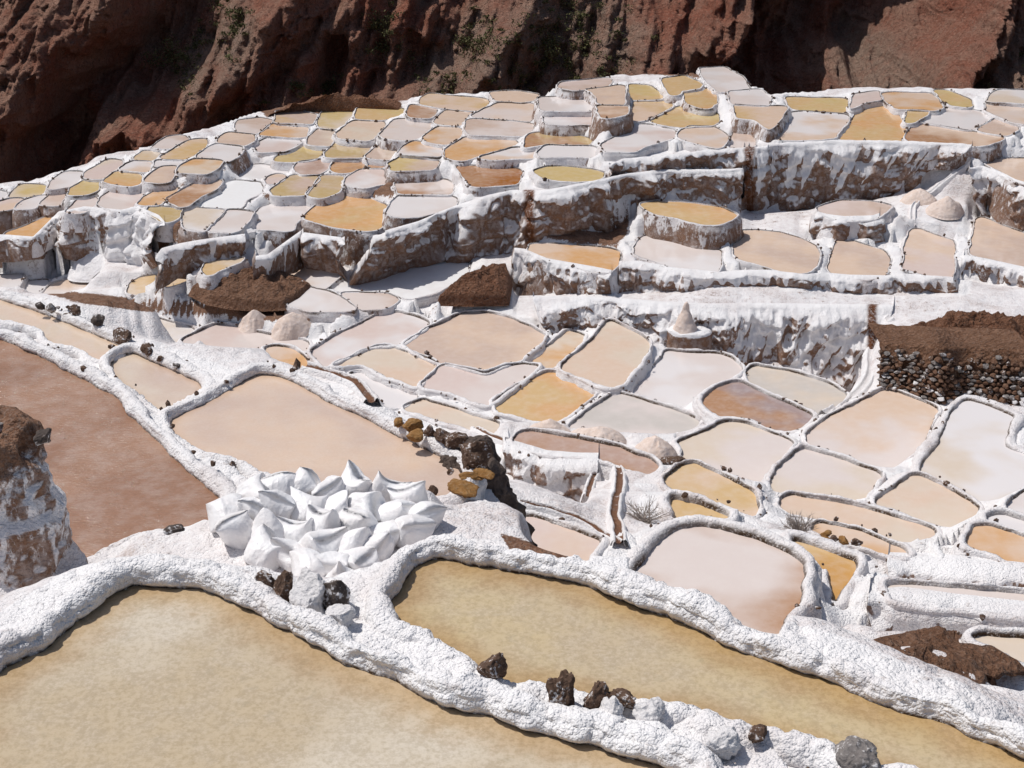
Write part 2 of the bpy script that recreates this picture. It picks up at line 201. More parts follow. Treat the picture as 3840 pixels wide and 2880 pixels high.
# retaining walls: id | top line | foot line | ponds or flats that set the top level | rust stains | salt cover | batter | description
WALLS = """
w1|A3:2000,1292 2212,1284 A4:0,1264 240,1246 600,1230 1150,1240 1500,1252 1760,1268|B3:1960,440 2150,462 B4:0,450 350,428 600,352 900,345 1100,262 1330,130|p2|1618,385|.32|.12|tall crusted retaining wall under the golden ponds, right of the rusty streak
w2|B2:1120,640 1400,560 1700,430 2000,330 2212,285 B3:300,285 700,205 1000,140 1300,105 1700,105 1990,95|B2:800,960 1000,960 1300,910 1760,842 2212,790 B3:160,690 330,600 500,592 830,620 1030,480 1200,362 1500,362 1800,402 1975,440|b31 b32 c20|1145,470|.12|.14|long dark earthen wall running from the wide white pan to the rusty streak
w3|A3:840,1448 960,1392 1300,1368 1700,1314 2040,1294|A3:800,1562 1000,1512 1300,1484 1700,1484 2000,1474|p2|1618,385|.2|.25|brown stepped bank just under the ridge road
w4|B3:20,790 110,800 300,882 600,935 860,985|B3:0,1166 200,1160 500,1142 870,1130|e2||.35|.10|crusted wall under the leftmost peach pond behind the white path
w5|B3:925,905 1100,905 1400,962 1790,1003 2000,985 B4:0,985 300,1018 500,1008 700,1026 1000,1032 1150,1015 1600,1045|B3:905,1132 1100,1136 1500,1121 1800,1081 2212,1083 B4:400,1112 800,1150 1200,1151 1500,1155 1640,1140|e3 e4 e5 e6||.42|.10|long knobbly wall under the middle ponds behind the white path
w6|B4:1690,850 1900,885 2300,975|B4:1650,1020 1900,1065 2300,1095|e7||.6|.1|white wall under the big tan pond at the right edge
w7|B4:1740,90 1850,70 2000,120 2140,190 2300,240|B4:1800,470 1860,500 2000,565 2150,615 2300,670|d13||.5|.12|high streaked wall under the round-lipped tan pond, right edge
w8|B3:180,1215 500,1218 800,1224 1300,1262 1700,1275 2212,1275 B4:500,1285 900,1285 1080,1292|C3:330,120 600,40 830,-5 1050,95 1300,195 1720,292 2000,400 2212,388 C4:300,470 600,560 700,640|p1|1885,760|.62|.5|broad white salt-draped slope below the path
w9|B1:-80,668 60,672 290,690 510,470 740,425 1050,455 1200,425 1380,505 1425,560|B1:-80,775 100,770 300,748 560,745 760,782 880,832 960,862 1200,880 1350,800|a20 a22 a21 a26||.5|.15|grey wall with a white salt cascade running over it, left
w10|B1:-60,785 250,780 560,800 680,850|B1:-60,1000 190,1005 350,1052 620,960|f6 f5||.5|.2|low crusted bank at the left edge below the cascade
w11|B1:1345,870 1400,795 1560,752 1720,722 2120,668|B1:1335,1010 1450,952 1520,905 1710,912 2080,842|a27 a28||.5|.1|pale plastered wall under a channel above the cream ponds
w12|B2:0,862 100,852 390,640|B2:-30,945 110,952 410,822|a29||.55|.06|smooth grey plastered channel wall left of the pale pans
w13|B2:412,655 740,700 770,740|B2:425,822 700,862 790,930|b29||.2|.2|short dark stony wall under the big orange pond
w14|C3:-60,1098 0,1108 300,1198 600,1222 745,1222|C3:-60,1335 0,1350 300,1455 580,1570 650,1570|g27||.75|.45|sloping lilac-white salt face below the brown channel
w15|D3:1310,722 1500,703 1800,742 2000,765 2300,795|D3:1330,870 1500,862 1880,890 2300,905|g26||.35|.25|rough dark salt-caked bank above the brown earth heap, lower right
w16|D3:1420,492 1700,502 2300,560|D3:1420,592 1700,602 2300,660|g23 g18||.8|.3|white lumpy bank above the long cream strip, lower right
w17|B4:420,470 520,495 660,512 900,505 960,485|B4:360,680 520,662 700,680 880,665 930,700|e8||.1|.1|dark little wall under the dried muddy pan
"""
EARTH = """
e1|F:100,630 220,640 340,655 450,660 560,655 660,670 760,665 700,690 600,690 520,682 400,672 300,668 180,652|1
e2|B3:230,600 500,610 830,640 1000,520 980,640 900,720 500,690 250,640|.9
e3|A3:870,580 1300,610 1660,620 1620,660 1250,640 950,610|.8
e4|D2:1050,320 1200,360 1420,440 1350,450 1100,390|1
e5|B2:830,740 1100,690 1300,640 1500,640 1300,760 1000,880 830,930 740,880|.55
e6|A2:60,960 540,850 1240,880 1250,950 560,970 100,1000|.9
e7|A2:330,1400 620,1380 640,1420 560,1490 380,1500|.4
e8|B2:770,180 950,240 1180,180 1190,310 960,300 780,240|.75
e9|B1:1240,280 1580,180 1740,160 1560,240 1300,290|.5
e10|A3:1490,900 1760,930 1740,1000 1560,930|.9
e11|B2:60,290 420,300 560,300 480,360 120,350|.7
e12|A3:230,1050 500,1060 760,1050 760,1100 250,1100|.7
e13|B1:1400,540 1520,480 1560,560 1400,780 1350,770|.8
e14|F:0,560 60,560 60,590 0,590|.3
"""
# salt and earth heaps: name | outline | peak height m | where the peak sits (0..1 toward the far side) | material | description | category
MOUNDS = """
earth_mound|F:410,620 455,598 525,582 590,585 645,598 675,613 645,636 615,652 560,654 500,650 450,640|.30|0|soil|dark brown earth mound between the cream ponds and the wide white pan|mound
earth_bank|F:945,642 985,620 1010,600 1050,585 1095,570 1104,600 1097,642 1020,644|.38|0|soil2|crumbling orange-brown earth bank at the left end of the path ponds|bank
earth_slope|F:1900,752 1950,715 2010,695 2110,690 2250,700 2250,765 2100,765 1990,762|.5|0|soil2|rusty brown earth slope on top of the dry-stone wall|mound
earth_heap|D3:1240,885 1330,905 1500,880 1750,872 1900,940 2060,1005 2300,1110 2300,1130 2060,1112 1850,1142 1640,1062 1480,1042 1350,992|.15|0|soil|flat brown earth heap beside the salt bank, lower right|mound
earth_hump|A2:80,1012 180,965 540,905 700,910 950,895 1130,910 1320,905 1250,952 1000,945 850,952 560,962 420,962 200,972|.5|0|soil2|reddish earth hump along the left skyline|mound
"""
HEAPS = """
545,704,36,24|left one of two pink salt cones behind the long pinkish pan
628,710,42,32|right one of two pink salt cones behind the long pinkish pan
1186,934,46,26|leftmost salt heap in the row before the grey-lilac pond
1292,952,62,30|broad middle salt heap in the row before the grey-lilac pond
1415,980,50,36|peaked right salt heap in the row before the grey-lilac pond
1985,430,40,17|pink salt heap left of the channel at the long wall's foot
2042,455,40,27|pink salt heap right of the channel, above the path ponds
797,388,26,18|small salt heap in the muddy pink pan
205,568,48,14|bright white salt heap at the foot of the cascade
"""
CHANNELS = """
C2:1600,880 1750,910 1900,960 2080,1060 2212,1090 C3:130,1130 300,1180 480,1208 620,1200 760,1205 870,1260 920,1310 935,1400 930,1500 880,1640 D2:1690,190 1700,260 1725,320 1720,390|.10|brown brine channel winding from the brown rocks down to the pink muddy pond
C2:430,432 560,452 700,500 830,555 920,610 985,680 1000,752|.09|curved brown channel beside the white strip pond
C3:765,1262 700,1390 650,1560|.08|short brown side channel on the white slope
D2:1150,152 1400,205 1600,290 1715,392|.07|thin brown runnel behind the pink muddy pond
C4:1060,-10 980,70 905,160 890,300 885,470 850,590 640,740 500,830|.13|stone spillway channel dropping from the path to the pale ponds
B4:1760,20 1600,140 1450,260 1250,400 1240,470 1255,590|.08|narrow white-lipped channel between the two pink salt heaps
B1:1400,792 1560,750 1720,718 2120,664 2212,640|.07|thin channel along the top of the plastered wall
"""
CP, SP = math.cos(PITCH), math.sin(PITCH)
def rays(p):
    p = np.asarray(p, float); x = (p[..., 0]-1920)/F; y = (1440-p[..., 1])/F
    wy = CP + y*SP; wz = -SP + y*CP
    return np.stack([x/-wz, wy/-wz], -1)          # horizontal offset per metre of drop
def project(P):
    P = np.asarray(P, float); X, Y, Z = P[..., 0], P[..., 1], P[..., 2]-HC
    d = Y*CP - Z*SP; u = Y*SP + Z*CP
    return np.stack([1920+F*X/d, 1440-F*u/d], -1)
def sheet_pts(sheet, s):
    x0, y0, k = SHEETS[sheet]
    return np.array([[x0+k*float(a), y0+k*float(b)] for a, b in (q.split(',') for q in s.split())])
def inside(poly, x, y):
    r = np.zeros(x.shape, bool); n = len(poly)
    for i in range(n):
        x1, y1 = poly[i]; x2, y2 = poly[i-1]
        if y1 == y2: continue
        r ^= ((y1 > y) != (y2 > y)) & (x < (x2-x1)*(y-y1)/(y2-y1)+x1)
    return r
ponds = {}
for ln in PONDS.strip().splitlines():
    a = ln.split('|')
    ponds[a[0]] = dict(px=sheet_pts(a[1], a[4]), ca=a[2], cb=a[3], text=a[5])
flats = {}
for ln in FLATS.strip().splitlines():
    a = ln.split('|'); flats[a[0]] = dict(px=sheet_pts(a[1], a[2]))
ANCH = np.array([(1200,760,16),(1450,780,15.2),(1700,860,14.5),(1950,900,14),(620,690,16),(300,700,16),(480,570,16.5),(700,480,16.5),(300,380,17),
 (60,500,17),(1500,540,15),(2100,540,14.5),(1500,250,12.5),(2000,250,12.5),(1000,250,14.6),(400,340,16)])
def group(i):
    return {'i': 'F', 'h': 'L'}.get(i[0], 'R' if i in ('g21', 'g22') else 'S' if i == 'p4' else 'M')
def solve_levels():
    allp = {**ponds, **flats}; ids = list(allp); idx = {k: n for n, k in enumerate(ids)}
    S = 4; W, Hh = 3840//S, 2880//S
    lab = -np.ones((Hh, W), int)
    for k in ids:
        p = allp[k]['px']/S; x0, y0 = np.floor(p.min(0)).astype(int); x1, y1 = np.ceil(p.max(0)).astype(int)
        x0, y0 = max(x0, 0), max(y0, 0); x1, y1 = min(x1, W-1), min(y1, Hh-1)
        if x1 <= x0 or y1 <= y0: continue
        xs, ys = np.meshgrid(np.arange(x0, x1+1)+.5, np.arange(y0, y1+1)+.5)
        m = inside(p, xs, ys); sub = lab[y0:y1+1, x0:x1+1]; sub[m] = idx[k]
    rows, rhs = {}, {}
    A, b, vert = [], [], []
    def eq(c, r, w):
        row = np.zeros(len(ids)); 
        for i, v in c: row[i] += v
        A.append(row*w); b.append(r*w)
    for c in range(2, W, 5):
        col = lab[:, c]; last = None
        for y in range(Hh):
            v = col[y]
            if v >= 0:
                if last is not None and last[0] != v:
                    g = (y-last[1])*S
                    u, l = last[0], v
                    if g < 300 and y*S < 1640 and group(ids[u]) == group(ids[l]):
                        ru = rays((c*S, last[1]*S+S))[1]; rl = rays((c*S, y*S))[1]
                        gap = .45 if g < 45 else .7
                        if 'p1' in (ids[u], ids[l]) or 'p2' in (ids[u], ids[l]): gap = .4
                        if 'p2' in (ids[u], ids[l]) and ids[l][0] == 'e': gap = 1.8
                        if 'p1' == ids[u] and ids[l][0] == 'g': gap = 1.0
                        vert.append((len(A), gap))
                        eq([(u, ru), (l, -rl)], gap, .25 if g < 45 else .2)
                last = (v, y)
    for r in range(2, Hh, 5):
        row = lab[r]; last = None
        for x in range(W):
            v = row[x]
            if v >= 0:
                if last is not None and last[0] != v and (x-last[1])*S < 60 and group(ids[last[0]]) == group(ids[v]):
                    eq([(last[0], 1), (v, -1)], 0, .55)
                last = (v, x)
    near = dict(g20=10.5, g19=10.9, g18=10.9, g17=11.3, g24=11.2, g23=10.8, g25=11.6, g26=10.2, g31=9.3, g30=9.8, g27=12.6, g16=12.2, g15=12.0, g12=12.9, g13=13.4, g14=12.8, g29=14.6, g28=14.7, f13=14.5, f14=14.3, f16=14.3, f4=14.9, f5=14.9, f6=14.8)
    fix = {'i1': 5.95, 'i2': 6.05, 'h1': 7.45, 'h2': 7.6, 'h4': 7.75, 'h5': 7.85, 'p4': 7.0, 'g21': 9.9, 'g22': 10.4}
    for k in ids:
        c = allp[k]['px'].mean(0)/1.736
        if k in fix: eq([(idx[k], 1)], fix[k], 20)
        elif k in near: eq([(idx[k], 1)], near[k], 3)
        else:
            d2 = ((ANCH[:, :2]-c)**2).sum(1)+900; w = d2**-1.5
            eq([(idx[k], 1)], (w*ANCH[:, 2]).sum()/w.sum(), .12)
    A = np.array(A); b = np.array(b); wts = np.ones(len(A))
    for it in range(6):
        h = np.linalg.lstsq(A*wts[:, None], b*wts, rcond=None)[0]
        for r, gap in vert:          # terraces may not overlap in plan
            sc = .25 if gap < .5 else .2
            res = (A[r]@h-b[r])/(.25 if abs(gap-.45) < .01 else .2)
            if res < -.25: wts[r] *= 1.7
    for k in ids: allp[k]['h'] = float(h[idx[k]])
    return lab, ids
# ------------------------------------------------------------------ noise
def _hash(ix, iy, iz, s=0):
    h = (ix.astype(np.int64)*374761393 + iy.astype(np.int64)*668265263 + iz.astype(np.int64)*2147483647 + s*1274126177) & 0xffffffff
    h = ((h ^ (h >> 13))*1274126177) & 0xffffffff
    h = ((h ^ (h >> 16))*2246822519) & 0xffffffff
    return ((h ^ (h >> 15)) & 0xffffff)/float(0xffffff)
def vnoise(P, s=0):
    i = np.floor(P); f = P-i; f = f*f*(3-2*f); i = i.astype(np.int64)
    r = 0
    for a in (0, 1):
        wa = f[..., 0] if a else 1-f[..., 0]
        for b in (0, 1):
            wb = f[..., 1] if b else 1-f[..., 1]
            for c in (0, 1):
                wc = f[..., 2] if c else 1-f[..., 2]
                r = r + wa*wb*wc*_hash(i[..., 0]+a, i[..., 1]+b, i[..., 2]+c, s)
    return r*2-1
def fbm(P, o=4, s=0):
    r, a = 0, 1.0
    for k in range(o):
        r = r + a*vnoise(P*(2.03**k)+k*17.3, s+k); a *= .5
    return r
def ridged(P, o=4, s=0):
    r, a = 0, 1.0
    for k in range(o):
        r = r + a*(1-2*np.abs(vnoise(P*(2.07**k)+k*9.1, s+k))); a *= .5
    return r
def nodules(P, s=0):
    """cauliflower bumps: 0..1 domes packed in space"""
    i = np.floor(P).astype(np.int64); best = np.full(P.shape[:-1], 9.)
    for a in (-1, 0, 1):
        for b in (-1, 0, 1):
            for c in (-1, 0, 1):
                x, y, z = i[..., 0]+a, i[..., 1]+b, i[..., 2]+c
                dx = x+_hash(x, y, z, s)-P[..., 0]; dy = y+_hash(x, y, z, s+5)-P[..., 1]; dz = z+_hash(x, y, z, s+9)-P[..., 2]
                best = np.minimum(best, dx*dx+dy*dy+dz*dz)
    return np.sqrt(np.clip(1-best/.8, 0, 1))
def sstep(a, b, x):
    t = np.clip((x-a)/(b-a), 0, 1); return t*t*(3-2*t)

# ------------------------------------------------------------------ objects
def link(o, parent=None):
    col.objects.link(o); o.parent = parent; return o
def empty(name, loc):
    o = bpy.data.objects.new(name, None); o.location = loc; o.empty_display_size = .2
    return link(o)
def tag(o, label, cat, group=None):
    o['label'] = label; o['category'] = cat
    if group: o['group'] = group
    return o
def mesh_obj(name, V, faces, mat, parent=None, attrs=None, smooth=True, origin=None):
    V = np.asarray(V, float).reshape(-1, 3)
    off = np.zeros(3)
    if parent is not None: off = np.array(parent.location)
    if origin is not None: off = np.array(origin)
    me = bpy.data.meshes.new(name)
    faces = faces.tolist() if isinstance(faces, np.ndarray) else faces
    me.from_pydata((V-off).tolist(), [], faces)
    if attrs:
        for k, v in attrs.items():
            at = me.attributes.new(k, 'FLOAT', 'POINT'); at.data.foreach_set('value', np.ascontiguousarray(np.asarray(v, np.float32).ravel()))
    if smooth: me.polygons.foreach_set('use_smooth', np.ones(len(me.polygons), bool))
    me.materials.append(mat); me.update()
    o = bpy.data.objects.new(name, me)
    if origin is not None: o.location = origin
    return link(o, parent)
def grid_faces(n, m, wrap=False):
    i = np.arange(n if wrap else n-1); j = np.arange(m-1)
    I, J = np.meshgrid(i, j, indexing='ij'); I2 = (I+1) % n
    return np.stack([I*m+J, I2*m+J, I2*m+J+1, I*m+J+1], -1).reshape(-1, 4)
def grid_normals(P, wrap=False):
    if wrap: du = np.roll(P, -1, 0)-np.roll(P, 1, 0)
    else: du = np.gradient(P, axis=0)
    dv = np.gradient(P, axis=1)
    n = np.cross(du, dv); return n/np.maximum(np.linalg.norm(n, axis=-1, keepdims=True), 1e-9)
def resample(p, step, closed=True, n=None):
    q = np.vstack([p, p[:1]]) if closed else p
    d = np.r_[0, np.cumsum(np.linalg.norm(np.diff(q, axis=0), axis=1))]
    n = n or max(8, int(d[-1]/step))
    t = np.linspace(0, d[-1], n, endpoint=not closed)
    return np.stack([np.interp(t, d, q[:, k]) for k in range(q.shape[1])], 1)
def chaikin(p, it=2, k=.22):
    for _ in range(it):
        a, b = p, np.roll(p, -1, 0); p = np.stack([a*(1-k)+b*k, a*k+b*(1-k)], 1).reshape(-1, p.shape[1])
    return p
def signed_dist(poly, X, Y):
    d = np.full(X.shape, 1e9)
    for i in range(len(poly)):
        a = poly[i-1]; b = poly[i]; e = b-a; L = (e*e).sum()+1e-12
        t = np.clip(((X-a[0])*e[0]+(Y-a[1])*e[1])/L, 0, 1)
        d = np.minimum(d, (X-a[0]-t*e[0])**2+(Y-a[1]-t*e[1])**2)
    d = np.sqrt(d); d[inside(poly, X, Y)] *= -1
    return d

# ------------------------------------------------------------------ materials
def srgb(c):
    c = np.array(c, float)/255; return tuple(np.where(c < .04045, c/12.92, ((c+.055)/1.055)**2.4))
class NT:
    def __init__(s, name):
        s.m = bpy.data.materials.new(name); s.m.use_nodes = True; s.t = s.m.node_tree; s.t.nodes.clear()
        s.out = s.n('ShaderNodeOutputMaterial'); s.b = s.n('ShaderNodeBsdfPrincipled'); s.l(s.b.outputs[0], s.out.inputs[0])
        s.geo = s.n('ShaderNodeNewGeometry'); s.pos = s.geo.outputs['Position']
    def n(s, t): return s.t.nodes.new(t)
    def l(s, a, b): s.t.links.new(a, b)
    def val(s, x, sock):
        if isinstance(x, (int, float)): sock.default_value = x
        elif isinstance(x, tuple): sock.default_value = (*x, 1) if len(sock.default_value) == 4 and len(x) == 3 else x
        else: s.l(x, sock)
    def math(s, op, a, b=0., clamp=False):
        q = s.n('ShaderNodeMath'); q.operation = op; q.use_clamp = clamp; s.val(a, q.inputs[0]); s.val(b, q.inputs[1]); return q.outputs[0]
    def scale(s, v):
        q = s.n('ShaderNodeVectorMath'); q.operation = 'MULTIPLY'; s.l(s.pos, q.inputs[0]); q.inputs[1].default_value = v; return q.outputs[0]
    def noise(s, sc, det=4, rough=.55, vec=None, dist=0.):
        q = s.n('ShaderNodeTexNoise'); q.inputs['Scale'].default_value = sc; q.inputs['Detail'].default_value = det
        q.inputs['Roughness'].default_value = rough; q.inputs['Distortion'].default_value = dist; s.l(vec or s.pos, q.inputs['Vector']); return q.outputs['Fac']
    def voro(s, sc, feat='F1', vec=None):
        q = s.n('ShaderNodeTexVoronoi'); q.feature = feat; q.inputs['Scale'].default_value = sc; s.l(vec or s.pos, q.inputs['Vector']); return q.outputs['Distance']
    def ramp(s, f, a, b, lo=0., hi=1.):
        q = s.n('ShaderNodeMapRange'); q.interpolation_type = 'SMOOTHSTEP'; s.val(f, q.inputs[0])
        for i, x in enumerate((a, b, lo, hi)): q.inputs[i+1].default_value = x
        return q.outputs[0]
    def mix(s, f, a, b, mode='MIX'):
        q = s.n('ShaderNodeMix'); q.data_type = 'RGBA'; q.blend_type = mode; s.val(f, q.inputs[0]); s.val(a, q.inputs[6]); s.val(b, q.inputs[7]); return q.outputs[2]
    def attr(s, name, obj=False):
        q = s.n('ShaderNodeAttribute'); q.attribute_name = name
        if obj: q.attribute_type = 'OBJECT'
        return q
    def bump(s, h, dist, strength=1., prev=None):
        q = s.n('ShaderNodeBump'); q.inputs['Strength'].default_value = strength; q.inputs['Distance'].default_value = dist
        s.l(h, q.inputs['Height'])
        if prev: s.l(prev, q.inputs['Normal'])
        return q.outputs[0]
    def done(s, colr, rough, normal=None, spec=None):
        s.val(colr, s.b.inputs['Base Color']); s.val(rough, s.b.inputs['Roughness'])
        if normal: s.l(normal, s.b.inputs['Normal'])
        if spec is not None: s.b.inputs['Specular IOR Level'].default_value = spec
        return s.m
SALT, SALT2 = (.85, .83, .825), (.68, .62, .61)
def mat_crust(name='salt_crust'):
    """white salt crust; 'earth' bares brown soil, 'wet' is the waterline stain plus shade painted on farther inner rims, 'face' marks steep retaining faces"""
    t = NT(name)
    earth = t.attr('earth').outputs['Fac']; wet_shade = t.attr('wet_shade').outputs['Fac']; face = t.attr('face').outputs['Fac']; rust = t.attr('rust').outputs['Fac']
    n1 = t.noise(.9, 5, .6); n2 = t.noise(6, 5, .65); n3 = t.noise(28, 4, .6)
    stre = t.noise(1, 5, .65, t.scale((3.4, 3.4, 1.5)), .5); stre2 = t.noise(1, 5, .7, t.scale((13, 13, 6.0)), .3)
    tread = t.attr('tread').outputs['Fac']
    c = t.mix(t.math('ADD', t.ramp(n1, .45, .75, 0, .6), t.math('MULTIPLY', tread, t.ramp(n2, .3, .6, .05, .55)), True), SALT, SALT2)
    c = t.mix(t.ramp(n2, .60, .72, 0, .6), c, (.42, .36, .34))
    c = t.mix(t.math('MULTIPLY', tread, t.ramp(t.math('ADD', t.math('MULTIPLY', n1, .45), t.math('MULTIPLY', n3, .55)), .52, .64, 0, .55)), c, (.36, .27, .22))
    soil = t.mix(t.ramp(n2, .3, .7), (.125, .056, .03), (.25, .135, .082))
    soil = t.mix(t.ramp(n3, .45, .7, 0, .7), soil, (.26, .19, .15))
    # on faces salt runs down in streaks over dark soil
    fs = t.math('ADD', t.math('MULTIPLY', stre, .6), t.math('MULTIPLY', stre2, .4))
    fs = t.math('ADD', fs, t.math('MULTIPLY', t.math('SUBTRACT', n1, .5), .35))
    bare = t.ramp(t.math('ADD', fs, t.math('MULTIPLY', t.math('SUBTRACT', face, .5), .42)), .48, .555)
    sx = t.n('ShaderNodeSeparateXYZ'); t.l(t.geo.outputs['Normal'], sx.inputs[0])
    ledge = t.ramp(t.math('ADD', sx.outputs['Z'], t.math('MULTIPLY', t.math('SUBTRACT', n2, .5), .8)), .28, .62, 1, .08)      # salt settles on ledges
    bare = t.math('MULTIPLY', t.math('MULTIPLY', bare, t.ramp(face, .01, .15)), ledge)
    fc = t.mix(t.ramp(n2, .36, .58, .2, 1), (.40, .32, .285), soil)
    c = t.mix(bare, c, fc)
    eb = t.math('ADD', earth, t.math('MULTIPLY', t.math('SUBTRACT', n2, .5), .9))
    eb = t.math('ADD', eb, t.math('MULTIPLY', t.math('SUBTRACT', n3, .5), .5))
    eb = t.math('MULTIPLY', t.ramp(eb, .42, .62), t.ramp(earth, .02, .12))
    c = t.mix(eb, c, soil)
    c = t.mix(t.math('MULTIPLY', rust, t.ramp(stre2, .3, .55, .35, 1)), c, (.13, .045, .016))
    wb = t.math('MULTIPLY', wet_shade, t.ramp(n3, .32, .5, .35, 1))
    c = t.mix(wb, c, (.075, .042, .02))
    def dome(sc):
        q = t.voro(sc); return t.math('SUBTRACT', 1., t.math('MULTIPLY', q, q))
    hh = t.math('ADD', t.math('MULTIPLY', dome(30), .7), t.math('MULTIPLY', dome(62), .4))
    nb = t.bump(hh, .02, .9); nb = t.bump(n2, .07, .6, nb)
    return t.done(c, t.math('SUBTRACT', .85, t.math('MULTIPLY', wet_shade, .4)), nb, .25)
def mat_water():
    t = NT('brine')
    a = t.attr('ca', True).outputs['Color']; b = t.attr('cb', True).outputs['Color']
    q = t.attr('grad', True).outputs['Vector']; edge = t.attr('edge').outputs['Fac']
    murk = t.attr('murk', True).outputs['Fac']; rip = t.attr('ripple', True).outputs['Fac']
    tc = t.n('ShaderNodeTexCoord').outputs['Generated']
    vm = t.n('ShaderNodeVectorMath'); vm.operation = 'SUBTRACT'; t.l(tc, vm.inputs[0]); vm.inputs[1].default_value = (.5, .5, .5)
    dp = t.n('ShaderNodeVectorMath'); dp.operation = 'DOT_PRODUCT'; t.l(vm.outputs[0], dp.inputs[0]); t.l(q, dp.inputs[1])
    n1 = t.noise(.7, 2.5, .5, None, .2); n2 = t.noise(5, 5, .6); n3 = t.noise(30, 5, .7)
    bias = t.attr('bias', True).outputs['Fac']
    f = t.math('ADD', t.math('ADD', t.math('MULTIPLY', t.math('SUBTRACT', n1, .5), 2.9), t.math('ADD', .5, bias)), dp.outputs['Value'])
    c = t.mix(t.ramp(f, .12, .95), a, b)
    c = t.mix(t.ramp(n2, .35, .75, 0, .18), c, (.80, .74, .70))
    sp = t.math('MULTIPLY', murk, t.ramp(t.math('ADD', t.math('MULTIPLY', n2, .3), t.math('MULTIPLY', n3, .7)), .40, .62))
    c = t.mix(t.math('MULTIPLY', sp, .8), c, t.mix(1, c, (.74, .71, .64), 'MULTIPLY'))
    c = t.mix(t.math('MULTIPLY', murk, t.ramp(t.noise(9, 3, .5), .62, .72, 0, .22)), c, (.34, .29, .20))
    # silt thins out towards the bank so the ochre bottom shows
    eg = t.math('MULTIPLY', t.ramp(t.math('ADD', edge, t.math('MULTIPLY', t.math('SUBTRACT', n2, .5), .7)), .25, .8), t.math('ADD', .18, t.math('MULTIPLY', murk, .55)))
    c = t.mix(eg, c, t.mix(1, c, (.77, .60, .39), 'MULTIPLY'))
    w = t.noise(1, 3, .6, t.scale((9, 30, 9)), .8)
    bw = t.n('ShaderNodeBump'); t.l(t.math('MULTIPLY', rip, w), bw.inputs['Height']); bw.inputs['Distance'].default_value = .02; bw.inputs['Strength'].default_value = 1
    t.b.inputs['IOR'].default_value = 1.33
    return t.done(c, t.ramp(n1, .3, .7, .04, .14), bw.outputs[0], .5)
def mat_rock(name, c1, c2, c3, sc=6., salt=0., bump=.03):
    t = NT(name); n1 = t.noise(sc, 6, .65); n2 = t.noise(sc*4, 5, .6); v = t.voro(sc*2.5)
    c = t.mix(t.ramp(n1, .35, .65), c1, c2); c = t.mix(t.ramp(n2, .5, .72, 0, .7), c, c3)
    if salt:
        nz = t.n('ShaderNodeSeparateXYZ'); t.l(t.geo.outputs['Normal'], nz.inputs[0])
        s = t.math('ADD', t.math('MULTIPLY', n1, 1.2), t.math('MULTIPLY', n2, .6))
        c = t.mix(t.ramp(s, 1.05-salt*.5, 1.2-salt*.5, 0, .92), c, (.76, .735, .73))
    nb = t.bump(n2, bump, .8); nb = t.bump(t.math('ADD', n1, t.math('MULTIPLY', v, .5)), bump*3, .7, nb)
    return t.done(c, .88, nb, .25)
